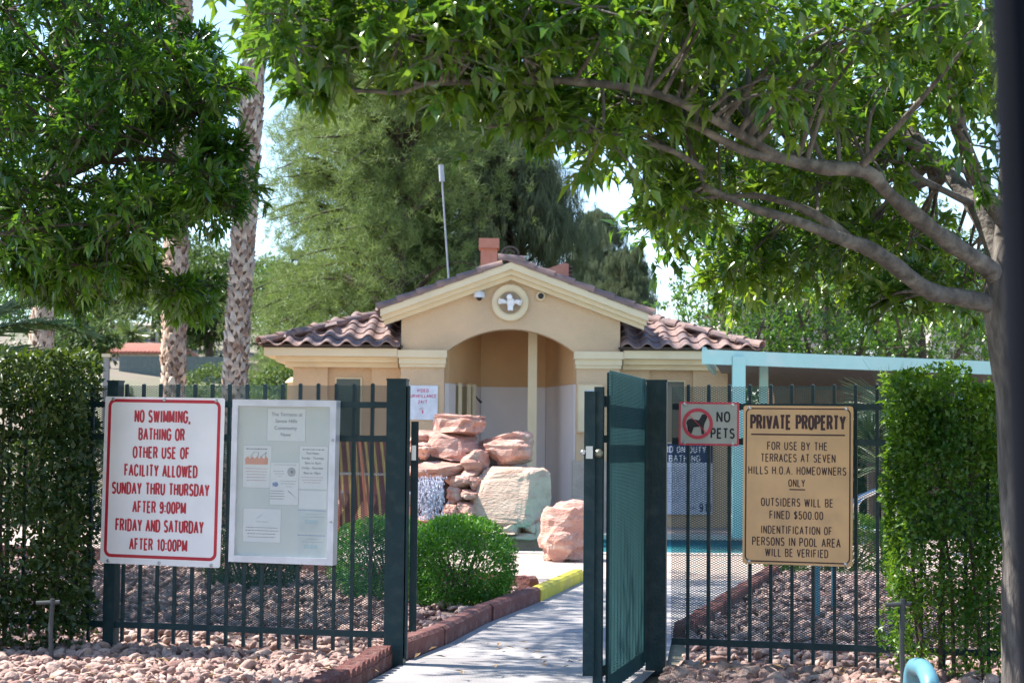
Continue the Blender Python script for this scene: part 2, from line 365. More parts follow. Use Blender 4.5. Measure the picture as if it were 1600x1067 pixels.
gm = MB(); gravel(bedL_in, 9000, .05, .12, SMALL, gm, 3); solo('gravel', gm, M_gravel, 'shaded crushed rock behind the left fence', 'gravel', kind='stuff')
gm = MB(); gravel(bedR_in, 8000, .05, .12, SMALL, gm, 4); solo('gravel', gm, M_gravel, 'crushed rock behind the right fence beside the pool deck', 'gravel', kind='stuff')

def litter(poly, n, seed, lab):
    r = np.random.default_rng(seed); mb = MB(); px = [p[0] for p in poly]; py = [p[1] for p in poly]
    for _ in range(n):
        x, y = r.uniform(min(px), max(px)), r.uniform(min(py), max(py))
        if not inpoly(x, y, poly): continue
        c = Vector((x, y, r.uniform(.035, .06))); a = r.uniform(0, 6.28); d = Vector((math.cos(a), math.sin(a), r.uniform(-.3, .3)))*r.uniform(.02, .04); s_ = Vector((-d.y, d.x, r.uniform(-.01, .01)))*.3; u = Vector((0, 0, .006))
        mb.add([tuple(c-d), tuple(c+s_+u), tuple(c+d), tuple(c-s_+u), tuple(c)], [(0,1,4),(1,2,4),(2,3,4),(3,0,4)])
    solo('dead_leaves', mb, mat('dry_leaf', (.40,.26,.12), (.22,.13,.06), rough=.8, attr=True), lab, 'dead leaves', kind='stuff')
litter(bedL_out, 260, 8, 'dry leaves scattered on the rocks in front of the left fence')
litter(bedR_out, 300, 9, 'dry leaves scattered on the rocks in front of the right fence')
litter([(p.x, p.y) for p in (PL[1], PR[1], PR[3], PL[3])], 46, 10, 'dry leaves scattered on the concrete path by the gate')
def boulder_mesh(name, c, half, seed, m, sub=4, chops=10, sq=.5, nz=.115, lo=.6, hi=1.0, org=(0,0,0), rot=0, lean=0):
    r = np.random.default_rng(seed); v, f = ICO[sub]; v = v.copy()
    v = np.sign(v)*np.abs(v)**sq
    for _ in range(chops):
        n = r.normal(size=3); n /= np.linalg.norm(n); d = r.uniform(lo, hi); v -= np.maximum(0, v@n-d)[:, None]*n
    v /= np.abs(v).max(axis=0)
    out = []
    for p in v:
        q = Vector(p)*1.7+Vector((seed*3.1, 0, 0))
        strat = .5*noise.noise(Vector((q.x*.5, q.y*.5, q.z*4.5)))
        rdg = abs(noise.noise(q*1.8))
        lv = q.z*3.2+.5*noise.noise(q*1.3); led_ = (noise.noise(Vector((math.floor(lv)*7.3, seed*1.7, 0)))*1.1)*min(1, (lv % 1)*6)
        d = 1+nz*(noise.noise(q)*1.1+.5*strat+led_-.8*rdg+.45*noise.noise(q*4)+.3*noise.noise(q*9)+.15*noise.noise(q*20))
        out.append(np.array(p)*d)
    v = np.array(out)*np.array(half); v[:, 1] += lean*v[:, 2]; cr_, sr_ = math.cos(rot), math.sin(rot)
    v = np.stack([v[:, 0]*cr_-v[:, 1]*sr_, v[:, 0]*sr_+v[:, 1]*cr_, v[:, 2]], axis=1)+np.array(c)
    return MB().add(v, f)
bo = thing('boulder', 'pink sandstone boulder with a pale sunlit flank on the deck beside the open gate', 'boulder', tuple(G(882,876)))
a, b_ = P(846,876,19.3), P(934,783,19.3)
part('rock', boulder_mesh('rock', ((a.x+b_.x)/2, 19.5, .29), (.31, .30, .32), 41, M_pink, chops=7, sq=.7, nz=.12, rot=R(-20), lean=.35), M_pink, bo)
part('rock', boulder_mesh('rock', (P(876,800,19.1).x, 19.18, .13), (.14, .12, .19), 45, M_pink, chops=10, sq=.7, nz=.1), M_pink, bo)

# rock waterfall
wf = thing('rock_waterfall', 'stacked pink sandstone waterfall with a big pale square rock, splashing into the pool', 'waterfall', (-.3, 24, 0))
def rk(x0, y0, x1, y1, Y, dep, seed, m=M_pink, **kw):
    a, b = P(x0, y1, Y), P(x1, y0, Y)
    part('rock', boulder_mesh('rock', ((a.x+b.x)/2, Y+dep*.5, (a.z+b.z)/2), ((b.x-a.x)/2*1.14, dep/2, (b.z-a.z)/2*1.18), seed, m, **dict(dict(rot=R(-18), lean=.25), **kw)), m, wf)
RK = [(670,650,757,683,24.1,.9,1),(646,672,684,698,24.0,.8,2),(676,676,752,724,23.9,.9,3),(738,676,822,724,24.0,.9,4),(640,694,682,724,23.8,.8,5),
 (640,721,724,745,23.5,.8,6),(718,705,757,740,23.6,.5,7),(764,692,828,733,23.8,.7,8),(695,744,740,763,23.5,.5,10),(718,732,750,752,23.6,.4,11),
 (737,746,756,765,23.5,.4,12),(700,759,728,786,23.45,.45,13),(725,765,747,781,23.4,.35,14),(687,790,720,811,23.3,.4,15),(713,786,745,806,23.35,.4,16),
 (712,804,755,842,23.2,.5,17),(752,811,788,842,23.2,.4,18),(655,806,713,818,23.1,.4,22),(640,818,715,842,23.15,.5,23),
 (600,690,644,740,24.3,.8,24),(596,738,646,800,24.1,.8,25),(600,796,650,842,23.6,.6,26),(735,775,756,800,23.5,.4,27),(740,798,765,815,23.45,.4,28),
 (516,700,546,770,25.6,.9,31),(520,765,560,820,25.2,.8,32)]
for x0, y0, x1, y1, Y, dp, sdd in RK: rk(x0, y0, x1, y1, Y, dp, sdd, sub=4)
rk(752, 737, 846, 817, 23.3, .70, 73, M_pale, chops=3, sq=.27, nz=.075, lo=1.15, hi=1.35, rot=R(-24), lean=.2)
for x0, y0, x1, y1, sdd in ((786,817,815,834,61),(815,818,844,834,62),(843,816,862,840,63),(786,834,844,843,64)):
    rk(x0, y0, x1, y1, 23.2, .5, sdd, M_pale, sub=3, sq=.35, chops=3)
core = MB(); a = P(690, 842, 24.2); b_ = P(850, 690, 24.2)
core.box(-1.35, -.1, 24.0, 24.9, -.3, 1.1).box(-.1, .42, 24.1, 24.8, -.3, .6)
part('mortar_core', core, mat('gap_shade_fill', (.05,.035,.03), rough=.6), wf)  # near-black core, its colour stands in for shade in the gaps between rocks
led = MB().box(-1.7, .5, 23.55, 24.0, -.4, .02)
part('basin_ledge', led, M_pale, wf)
wm = MB()
r = np.random.default_rng(5)
for k in range(110):                       # falling water threads and drops
    x = r.uniform(652, 690); y0 = r.uniform(742, 775); y1 = y0+r.uniform(10, 38)
    x2 = x+r.uniform(-4, 5)
    p0 = P(x, y0, 23.45-r.uniform(0, .15)); p1 = P(x2, min(y1, 811), 23.25-r.uniform(0, .15)); mid = (p0+p1)/2+Vector((r.uniform(-.02,.02), -.03, .02))
    wm.tube([p0, mid, p1], [.002, .003+.005*r.random()**2, .0025], n=5, rnd=r.random())
for k in range(900):
    x = r.normal(671, 11); y = 811-abs(r.normal(0, 26)) if k % 2 else r.uniform(745, 811); p = P(x, y, r.uniform(23.05, 23.5)); v, f = ICO[1]
    wm.add(v*r.uniform(.003, .011)*np.array([1, 1, r.uniform(1, 2.6)])+np.array(p), f, r.random())
part('falling_water', wm, M_foam, wf, kind='stuff')

# ------------------------------------------------------------------ edging
def edging(name, label, pts, m, blk=.21, w=.11, h=.11, scallop=True):
    t = thing(name, label, 'edging', tuple(pts[0]))
    L = [0]
    for a, b in zip(pts, pts[1:]): L.append(L[-1]+(b-a).length)
    def at(s):
        for i in range(len(pts)-1):
            if s <= L[i+1]: return pts[i].lerp(pts[i+1], (s-L[i])/(L[i+1]-L[i])), (pts[i+1]-pts[i]).normalized()
        return pts[-1], (pts[-1]-pts[-2]).normalized()
    n = max(1, int(L[-1]/blk)); blk = L[-1]/n; b = MB()
    nseg = 2 if scallop else 1; half = blk/2-(.004 if scallop else .0015); prof = []
    if scallop:
        for k in range(nseg):
            c0 = -half+(2*half)*(k+.5)/nseg; rr = half/nseg*1.04
            b.tube([(c0, -w/2*.9, h-rr*1.1), (c0, w/2*.9, h-rr*1.1)], rr, n=10)
        b.box(-half, half, -w/2, w/2, -.03, h-.05)
    else:
        b.prism([(-half,-w/2,-.03),(-half,w/2,-.03),(-half,w/2,h-.02),(-half,w/2-.02,h),(-half,-w/2+.02,h),(-half,-w/2,h-.02)], (2*half,0,0))
    me = b.mesh('edging_block', m)
    for i in range(n):
        p, d = at((i+.5)*L[-1]/n); y = Vector((-d.y, d.x, 0)); jit = random.uniform(-.006, .006) if scallop else random.uniform(-.002, .002)
        inst('edging_block', me, t, frame(d, y, (0,0,1), p+Vector((0,0,jit))))
    return t
off = Vector((-.06, 0, 0))
edging('garden_edging', 'scalloped dark red concrete edging in front of the left gate post', [PL[0]+off, PL[1]+off, PL[2]+off+Vector((-.05,-.1,0))], M_redcurb)
edging('garden_edging', 'dark red concrete edging between the clipped bush and the path', [PL[2]+off+Vector((.0,.12,0)), PL[3]+off, PL[4]+off, PL[5]+off], M_redcurb, blk=.75, h=.11, scallop=False)
edging('yellow_kerb', 'yellow painted kerb stretch leading to the boulder', [PL[5]+off*1.0+Vector((.01,.03,0)), PL[6]+off], M_yellow, blk=1.3, h=.10, scallop=False)
edging('garden_edging', 'scalloped red edging along the back of the left gravel bed', [p+Vector((0,-.06,0)) for p in BK], M_redcurb, h=.12)
edging('garden_edging', 'reddish edging along the right side of the path behind the fence', [PR[3]+Vector((.06,0,0)), PR[4]+Vector((.06,0,0)), PR[5]+Vector((.06,0,0)), PR[6]+Vector((.06,0,0))], M_redcurb, h=.10)

# ------------------------------------------------------------------ fence
def expanded(a, b, z0, z1, Wd=.023, Hd=.0125, t=.0019, off=(0,0,0)):
    a = np.array([a[0], a[1]]); b = np.array([b[0], b[1]]); L = np.linalg.norm(b-a); u = (b-a)/L; nrm = np.array([-u[1], u[0]])
    ncol = int(L/(Wd/2)); nrow = int((z1-z0)/(Hd/2)); i = np.arange(ncol+1)
    V = []; Fc = []; base = 0
    quads = np.array([[0,3,4,1],[1,4,5,2],[2,5,3,0]])
    segs = (np.arange(ncol)[:, None, None]*3+quads[None]).reshape(-1, 4)
    offs = [(-t, 0), (t*.8, t*.8), (t*.8, -t*.8)]
    for k in range(nrow):
        zz = z0+(k+((i+k) % 2))*Hd/2; s = i*Wd/2
        ring = []
        for dzz, dn in offs:
            ring.append(np.stack([a[0]+u[0]*s+nrm[0]*dn+off[0], a[1]+u[1]*s+nrm[1]*dn+off[1], zz+dzz], axis=1))
        ring = np.stack(ring, axis=1).reshape(-1, 3); V.append(ring); Fc.append(segs+base); base += len(ring)
    V = np.concatenate(V); Fc = np.concatenate(Fc); mb = MB(); mb.bulk(V, Fc, np.zeros(len(V))); return mb
def pic_mesh(z0, z1, w=.017):
    return MB().box(-w/2, w/2, -w/2, w/2, z0, z1-.006).add([(-w/2,-w/2,z1-.006),(w/2,-w/2,z1-.006),(w/2,w/2,z1-.006),(-w/2,w/2,z1-.006),(0,0,z1)], [(0,1,4),(1,2,4),(2,3,4),(3,0,4)])
PIC = pic_mesh(.055, 1.508).mesh('picket', M_fence)
def rails(t, a, b, zs, h=.034, d=.026):
    for z in zs: part('rail', MB().bar((a[0],a[1],z), (b[0],b[1],z), d, h), M_fence, t)
def post(t, x, y, w, z1, yaw=0, z0=-.1):
    u = Vector((math.cos(yaw), math.sin(yaw), 0)); v = Vector((-u.y, u.x, 0))
    p = part('post', MB().obox((x, y, (z0+z1)/2), u, v, (0,0,1), w/2, w/2, (z1-z0)/2), M_fence, t)
    part('cap', MB().obox((x, y, z1+.004), u, v, (0,0,1), w/2+.003, w/2+.003, .005), M_fence, p)
def fence_run(label, A, B, postpx, first, spacing, skip=None):
    t = thing('metal_fence', label, 'fence', (A[0], A[1], 0)); Av, Bv = Vector((A[0],A[1],0)), Vector((B[0],B[1],0)); L = (Bv-Av).length; u = (Bv-Av)/L
    yaw = math.atan2(u.y, u.x); s = first
    while s < L:
        p = Av+u*s; v = Vector((-u.y, u.x, 0)); inst('picket', PIC, t, frame(u, v, (0,0,1), p)); s += spacing
    rails(t, A, B, (1.388, 1.205, .15))
    return t, u, yaw
YL = math.atan2(FL2[1]-FL[1], FL2[0]-FL[0]); YR = math.atan2(FR2[1]-FR[1], FR2[0]-FR[0])
ft, uL, _ = fence_run('dark green picket fence with mesh, left of the gate, carrying the red lettered sign', FL, FL2, None, .10, .106)
vL = Vector((uL.y, -uL.x, 0)); vL = vL if vL.y > 0 else -vL
part('expanded_mesh', expanded((FL[0]+vL.x*.02, FL[1]+vL.y*.02), (FL2[0]+.6+vL.x*.02, fyl(FL2[0]+.6)+vL.y*.02), .17, 1.5), M_mesh, ft, kind='stuff')
pp = P(175, 800, 10.55); post(ft, pp.x, fyl(pp.x)-.0, .068, 1.515, YL)
post(ft, FL2[0], FL2[1], .068, 1.515, YL)
pp = P(621, 800, 10.08); post(ft, pp.x-.006, 10.09, .105, 1.52, R(-5))
gp = part('gate_stop', MB().box(pp.x+.05, pp.x+.062, 10.02, 10.10, .03, 1.49), M_fence, ft)
sb = P(646, 800, 10.1); part('strike_bar', MB().box(sb.x-.018, sb.x+.022, 10.11, 10.13, .17, 1.30), M_fence, ft)
part('latch_hole_plate', MB().box(sb.x-.014, sb.x+.010, 10.100, 10.108, 1.09, 1.17), M_steel, ft)
fr, uR, _ = fence_run('dark green picket fence with mesh, right of the gate, carrying the tan sign', (FR[0]+.06, FR[1]), FR2, None, .085, .11)
vR = Vector((-uR.y, uR.x, 0))
part('expanded_mesh', expanded((FR[0]+.05+vR.x*.02, FR[1]+vR.y*.02), (2.75+vR.x*.02, fyr(2.75)+vR.y*.02), .17, 1.5), M_mesh, fr, kind='stuff')
pp = P(1026, 800, 9.93); post(fr, pp.x, 9.93, .105, 1.52, R(-8)); post(fr, FR2[0], FR2[1], .068, 1.515, YR)
part('hinge_plate', MB().box(pp.x-.085, pp.x-.054, 9.88, 9.98, .04, 1.50), M_fence, fr)

# gate leaf swung outwards
HG = Vector((P(994, 800, 9.86).x, 9.86, 0)); FE = Vector((P(934, 800, 8.72).x, 8.72, 0))
gt = thing('gate', 'dark green metal gate leaf swung open towards the path', 'gate', tuple(HG))
gu = (FE-HG).normalized(); gl = (FE-HG).length; gv = Vector((-gu.y, gu.x, 0)); gv = gv if gv.x < 0 else -gv   # gv: left-facing side
def gbar(s0, s1, z0, z1, d=.04, o=0):
    c = HG+gu*((s0+s1)/2)+gv*o+Vector((0,0,(z0+z1)/2)); return MB().obox(c, gu, gv, (0,0,1), (s1-s0)/2, d/2, (z1-z0)/2)
part('stile', gbar(0, .05, .03, 1.43), M_fence, gt); part('stile', gbar(gl-.05, gl, .03, 1.45), M_fence, gt)
for z in (1.36, .10): part('rail', gbar(.052, gl-.052, z, z+.05), M_fence, gt)
for z in (1.19,): part('rail', gbar(.052, gl-.052, z, z+.035, .034), M_fence, gt)
PIG = pic_mesh(.02, 1.525).mesh('picket', M_fence); s = .03
while s < gl: inst('picket', PIG, gt, frame(gu, gv, (0,0,1), HG+gu*s-gv*.034)); s += .095
hm = HG-gv*.05; fm = FE-gv*.05
part('expanded_mesh', expanded((hm.x, hm.y), (fm.x, fm.y), .03, 1.53, Wd=.026, Hd=.0135, t=.0021), M_mesh, gt, kind='stuff')
fx = P(921, 800, 8.7)
part('latch_guard', MB().box(fx.x-.027, fx.x+.024, 8.70, 8.712, .11, 1.428), M_fence, gt)
lk = P(920, 707, 8.69); part('latch', MB().box(lk.x-.014, lk.x+.018, 8.675, 8.699, lk.z-.028, lk.z+.03).lathe((lk.x-.026, 8.69, lk.z), [(.008,-.01),(.014,0),(.008,.01)], 10, 'Y'), M_steel, gt)
lk2 = P(935, 708, 8.72); part('latch_knob', MB().lathe((lk2.x, 8.67, lk2.z), [(.012,0),(.02,.01),(.02,.03),(.01,.045)], 12, 'Y'), mat('brass_worn', (.25,.24,.18), rough=.4, metal=.6), gt)
for z in (1.27, .42):
    part('hinge', MB().tube([(HG.x+.012, 9.87, z-.05), (HG.x+.012, 9.87, z+.05)], .017, 10).box(HG.x-.01, HG.x+.04, 9.86, 9.885, z-.035, z+.035), M_fence, gt)

# ------------------------------------------------------------------ signs
def text_mesh(s, name, w, h, thick, bold=0.0, m=None):
    c = bpy.data.curves.new('txt', 'FONT'); c.body = s; c.size = 1; c.extrude = .01; c.offset = bold; c.align_x = 'CENTER'; c.resolution_u = 3
    o = bpy.data.objects.new('txt', c); COL.objects.link(o); dg = bpy.context.evaluated_depsgraph_get(); dg.update()
    me = bpy.data.meshes.new_from_object(o.evaluated_get(dg)); bpy.data.objects.remove(o); bpy.data.curves.remove(c)
    n = len(me.vertices); v = np.zeros(n*3); me.vertices.foreach_get('co', v); v = v.reshape(-1, 3)
    caph = .69+2*bold
    x0, x1 = v[:, 0].min(), v[:, 0].max(); v[:, 0] = (v[:, 0]-(x0+x1)/2)*w/(x1-x0)
    v[:, 1] = (v[:, 1]+bold)*h/caph-h/2; v[:, 2] = v[:, 2]/.01*thick
    out = np.stack([v[:, 0], -v[:, 2], v[:, 1]], axis=1); me.vertices.foreach_set('co', out.ravel()); me.name = name
    me.materials.clear(); me.materials.append(m); me.update(); return me
def arc(cx, cy, rx, ry, a0, a1, n=7): return [(cx+rx*math.cos(R(a0+(a1-a0)*k/(n-1))), cy+ry*math.sin(R(a0+(a1-a0)*k/(n-1)))) for k in range(n)]
_o = arc(.3,.68,.3,.32,0,180)+arc(.3,.32,.3,.32,180,360)+[(.6,.68)]; _z = [(x*.9, y) for x, y in _o]
GL = {'A':(.64,[[(0,0),(.32,1),(.64,0)],[(.12,.34),(.52,.34)]]),
 'B':(.56,[[(0,0),(0,1),(.32,1)]+arc(.32,.765,.21,.235,90,-90)+[(0,.53)],[(.32,.53)]+arc(.32,.265,.24,.265,90,-90)+[(0,0)]]),
 'C':(.6,[arc(.3,.68,.3,.32,15,180)+arc(.3,.32,.3,.32,180,345)]),
 'D':(.58,[[(0,0),(0,1),(.26,1)]+arc(.26,.66,.32,.34,90,0)+arc(.26,.34,.32,.34,0,-90)+[(0,0)]]),
 'E':(.5,[[(.5,1),(0,1),(0,0),(.5,0)],[(0,.53),(.44,.53)]]),'F':(.48,[[(.48,1),(0,1),(0,0)],[(0,.52),(.42,.52)]]),
 'G':(.62,[arc(.31,.68,.31,.32,20,180)+arc(.31,.32,.31,.32,180,360)+[(.62,.46),(.34,.46)]]),
 'H':(.58,[[(0,0),(0,1)],[(.58,0),(.58,1)],[(0,.53),(.58,.53)]]),'I':(.02,[[(.01,0),(.01,1)]]),'J':(.45,[[(.45,1),(.45,.25)]+arc(.225,.25,.225,.25,0,-180)]),
 'K':(.56,[[(0,0),(0,1)],[(.54,1),(0,.42)],[(.16,.6),(.56,0)]]),'L':(.46,[[(0,1),(0,0),(.46,0)]]),
 'M':(.72,[[(0,0),(0,1),(.36,.12),(.72,1),(.72,0)]]),'N':(.58,[[(0,0),(0,1),(.58,0),(.58,1)]]),'O':(.6,[_o]),
 'P':(.54,[[(0,0),(0,1),(.32,1)]+arc(.32,.74,.22,.26,90,-90)+[(0,.48)]]),
 'R':(.57,[[(0,0),(0,1),(.33,1)]+arc(.33,.755,.22,.245,90,-90)+[(0,.51)],[(.33,.51),(.57,0)]]),
 'S':(.56,[arc(.28,.755,.255,.245,25,270)+arc(.28,.255,.28,.255,90,-155)]),'T':(.58,[[(0,1),(.58,1)],[(.29,1),(.29,0)]]),
 'U':(.58,[[(0,1),(0,.3)]+arc(.29,.3,.29,.3,180,360)+[(.58,1)]]),'V':(.62,[[(0,1),(.31,0),(.62,1)]]),'W':(.9,[[(0,1),(.22,0),(.45,.95),(.68,0),(.9,1)]]),
 'X':(.58,[[(0,1),(.58,0)],[(0,0),(.58,1)]]),'Y':(.6,[[(0,1),(.3,.44),(.6,1)],[(.3,.44),(.3,0)]]),'Z':(.54,[[(0,1),(.54,1),(0,0),(.54,0)]]),
 '0':(.54,[_z]),'1':(.24,[[(0,.8),(.22,1),(.22,0)]]),'2':(.54,[arc(.27,.73,.26,.27,170,-30)+[(0,0),(.54,0)]]),
 '4':(.56,[[(.42,0),(.42,1),(0,.3),(.56,.3)]]),'5':(.54,[[(.5,1),(.08,1),(.04,.52)]+arc(.27,.32,.27,.32,125,-160)]),
 '7':(.52,[[(0,1),(.52,1),(.18,0)]]),'9':(.54,[arc(.27,.7,.26,.3,0,-360)+arc(.25,.3,.28,.3,0,-150)]),
 '$':(.54,[arc(.27,.745,.25,.2,25,270)+arc(.27,.3,.27,.245,90,-155),[(.27,1.06),(.27,-.06)]]),
 '.':(.05,[[(.025,0),(.025,.09)]]),',':(.07,[[(.06,.1),(.0,-.14)]]),':':(.05,[[(.025,.08),(.025,.2)],[(.025,.6),(.025,.72)]]),'/':(.4,[[(0,-.05),(.4,1.05)]]),'-':(.3,[[(0,.45),(.3,.45)]]),' ':(.24,[])}
def stroke_mesh(st, name, w, h, thick, sw_, m):
    """uniform stroke lettering fitted into w x h, drawn as mitred ribbons"""
    x = 0; L_ = []
    for ch in st:
        gw, gs = GL[ch]; x += .07*(ch in 'I1'); L_ += [[(x+a, b) for a, b in g_] for g_ in gs]; x += gw+(.44 if ch in 'I1' else .37)
    tot = x-.37; hs = sw_/2; kx_ = (w-2*hs*h)/tot; kz_ = h*(1-2*hs)
    vs = []; fs = []; lay = 0
    L2 = []
    for g_ in L_:
        q_ = [Vector((a*kx_, b*kz_)) for a, b in g_]; cur = [g_[0]]; e0 = 0.0
        for i in range(1, len(g_)-1):
            cur.append(g_[i]); d1, d2 = (q_[i]-q_[i-1]), (q_[i+1]-q_[i])
            if d1.length > 1e-6 and d2.length > 1e-6:
                dt = d1.normalized().dot(d2.normalized())
                if dt < .45:
                    ex = .95 if dt > -.35 else .25
                    L2.append((cur, e0, ex)); cur = [g_[i]]; e0 = ex
        cur.append(g_[-1]); loop = (q_[0]-q_[-1]).length < 1e-5 and len(L2) and e0 > 0
        L2.append((cur, e0, .95 if loop else 0))
    for g_, ex0, ex1 in L2:
        pts = []
        for a, b in g_:
            q = Vector((a*kx_-w/2+hs*h, (b-.5)*kz_))
            if not pts or (q-pts[-1]).length > 1e-5: pts.append(q)
        closed = (pts[0]-pts[-1]).length < 1e-4 and len(pts) > 3
        if closed: pts = pts[:-1]
        else:
            pts[0] = pts[0]-(pts[1]-pts[0]).normalized()*hs*h*ex0; pts[-1] = pts[-1]+(pts[-1]-pts[-2]).normalized()*hs*h*ex1
        n = len(pts); b0 = len(vs); yy = -thick*(1+.12*lay); lay = (lay+1) % 4; hw_ = hs*h
        for i, p in enumerate(pts):
            pa = pts[i-1] if (i or closed) else None; pb = pts[(i+1) % n] if (i < n-1 or closed) else None
            d1 = (p-pa).normalized() if pa is not None else None; d2 = (pb-p).normalized() if pb is not None else None
            d = d1 if d2 is None else d2 if d1 is None else (d1+d2)
            d = (d.normalized() if d.length > 1e-3 else Vector((-d1.y, d1.x))); nn = Vector((-d.y, d.x)); mt = 1.0
            if d1 is not None and d2 is not None: mt = min(1.9, 1/max(.35, nn.dot(Vector((-d1.y, d1.x)))))
            for sg in (1, -1):
                q = p+nn*hw_*mt*sg; vs += [(q.x, yy, q.y), (q.x, 0, q.y)]
        m_ = n if closed else n-1
        for i in range(m_):
            a = b0+4*i; b = b0+4*((i+1) % n); fs += [(a, a+2, b+2, b), (a, b, b+1, a+1), (a+2, a+3, b+3, b+2)]
        if not closed: e = b0+4*(n-1); fs += [(b0, b0+1, b0+3, b0+2), (e, e+2, e+3, e+1)]
    me = bpy.data.meshes.new(name); me.from_pydata(vs, [], fs); me.materials.append(m); me.update(); return me
class Sign:                                 # local frame: x right, y away from the viewer, z up; origin at the centre of the face
    def __init__(s, name, label, cat, px, py, Y, yaw, roll, yoff=0):
        c = P(px, py, Y); s.c = c; s.t = thing(name, label, cat, tuple(c)); s.t.rotation_euler = (Matrix.Rotation(yaw, 3, 'Z') @ Matrix.Rotation(roll, 3, 'Y')).to_euler()
        s.sc = F/Y; ORG[s.t] = Vector((0,0,0))
    def p(s, name, mb, m, parent=None, kind=None):
        o = bpy.data.objects.new(name, mb.mesh(name, m)); link(o, parent or s.t); ORG[o] = Vector((0,0,0))
        if kind: o['kind'] = kind
        return o
    def text(s, st, x, z, w, h, m, y=-.001, bold=0, name='lettering', parent=None, thick=.0006):
        if all(ch in GL for ch in st): me = stroke_mesh(st, name, w, h, thick, .112+bold*1.5, m)
        else: me = text_mesh(st, name, w, h, thick, 0, m)
        o = bpy.data.objects.new(name, me); link(o, parent or s.t); o.location = (x, y, z); return o
def rrect(w, h, r, n=6):
    pts = []
    for cx, cz, a0 in ((w/2-r, h/2-r, 0), (-w/2+r, h/2-r, 90), (-w/2+r, -h/2+r, 180), (w/2-r, -h/2+r, 270)):
        for k in range(n+1): a = R(a0+90*k/n); pts.append((cx+r*math.cos(a), cz+r*math.sin(a)))
    return pts
def ring_mb(w, h, r, t, y0=-.0016, y1=0.0, cx=0, cz=0, n=6):
    o = rrect(w, h, r, n); i = rrect(w-2*t, h-2*t, max(r-t, .001), n); N = len(o); mb = MB()
    vs = [(cx+x, y0, cz+z) for x, z in o]+[(cx+x, y0, cz+z) for x, z in i]+[(cx+x, y1, cz+z) for x, z in o]+[(cx+x, y1, cz+z) for x, z in i]
    fs = []
    for k in range(N):
        k2 = (k+1) % N; fs += [(k, N+k, N+k2, k2), (k, k2, 2*N+k2, 2*N+k), (N+k, 3*N+k, 3*N+k2, N+k2)]
    return mb.add(vs, fs)
def screws(S_, pts, y=-.003):
    for x, z in pts: S_.p('bolt', MB().lathe((x, y, z), [(.010, .002), (.010, -.001), (.005, -.003)], 10, 'Y'), M_steel)
yawL = math.atan2(FL[1]-FL2[1], FL[0]-FL2[0]); yawR = YR
# no swimming sign
Yc = fyl(P(253,751,10.4).x)-.05
A = Sign('rules_sign', 'white sign with red border and red NO SWIMMING lettering', 'sign', 253, 751.5, Yc, yawL, R(.75))
sw, sh = 197/A.sc/math.cos(yawL), 261/A.sc
pb = [(x, 0.004, z) for x, z in rrect(sw, sh, .012)]
A.p('panel', MB().prism(pb, (0,-.004,0)), M_white)
k_ = 1/(2.19*A.sc); kx = k_/math.cos(yawL)
A.p('border', ring_mb(406*kx, 542*k_, .042, .018, cz=(375-368)*k_), M_red)
for st, x0, x1, y0, y1 in (('NO SWIMMING,',452,655,133,178),('BATHING OR',467,635,195,238),('OTHER USE OF',447,653,258,300),('FACILITY ALLOWED',417,682,319,362),
    ('SUNDAY THRU THURSDAY',372,725,381,424),('AFTER 9:00PM',448,642,444,486),('FRIDAY AND SATURDAY',387,706,506,550),('AFTER 10:00PM',438,648,571,613)):
    yc = (y0+y1)/2; t_ = (yc-91)/570; xc = 560-12*t_
    A.text(st, ((x0+x1)/2-xc)*kx, (375.5-yc)*k_, (x1-x0)*kx, (y1-y0)*k_, M_red, bold=.024)
screws(A, [(x*sw*.43, z*sh*.485) for x in (-1, 0, 1) for z in (-1, 1)])
# bulletin board
Yc = fyl(P(442,752,10.25).x)-.075
B = Sign('bulletin_case', 'white framed glass notice case with pinned papers beside the red lettered sign', 'notice board', 442, 752, Yc, yawL, R(.55))
k_ = 1/(3.951*B.sc); bw, bh = 168/B.sc/math.cos(yawL), 254/B.sc
B.p('back_panel', MB().box(-bw/2+.01, bw/2-.01, .012, .045, -bh/2+.01, bh/2-.01), M_board)
ft_ = .036
for nm, q in (('frame', (-bw/2, bw/2, bh/2-ft_, bh/2)), ('frame', (-bw/2, bw/2, -bh/2, -bh/2+ft_)), ('frame', (-bw/2, -bw/2+ft_-.003, -bh/2+ft_+.0005, bh/2-ft_-.0005)), ('frame', (bw/2-ft_, bw/2, -bh/2+ft_+.0005, bh/2-ft_-.0005))):
    B.p(nm, MB().box(q[0], q[1], -.012, .05, q[2], q[3]), M_frame)
for z in (.23, -.21): B.p('lock', MB().lathe((bw/2-.016, -.014, z), [(.007,.003),(.007,-.003),(.003,-.005)], 10, 'Y'), M_steel)
def bx_(X): return (X-366)*k_
def bz_(Y): return (537-Y)*k_
def paper(x0, y0, x1, y1, m=M_paper, border=True, lay=0):
    yb = .0118-lay*.002
    o = B.p('notice', MB().box(bx_(x0), bx_(x1), yb-.0012, yb, bz_(y1), bz_(y0)), m)
    if border: 
        r_ = ring_mb((x1-x0)*k_, (y1-y0)*k_, .001, .0013, y0=yb-.0018, y1=yb-.001, cx=bx_((x0+x1)/2), cz=bz_((y0+y1)/2), n=1); B.p('print_border', r_, M_inkl, o)
    return o, yb-.0016
def bars(o, y, rows, m, th=4, h=.0005):
    mb = MB()
    for x0, x1, yy in rows:
        x = x0
        while x < x1:
            w = random.uniform(8, 20); w = min(w, x1-x); mb.box(bx_(x), bx_(x+w*.85), y-h, y, bz_(yy+th/2), bz_(yy-th/2)); x += w+3
    B.p('print', mb, m, o)
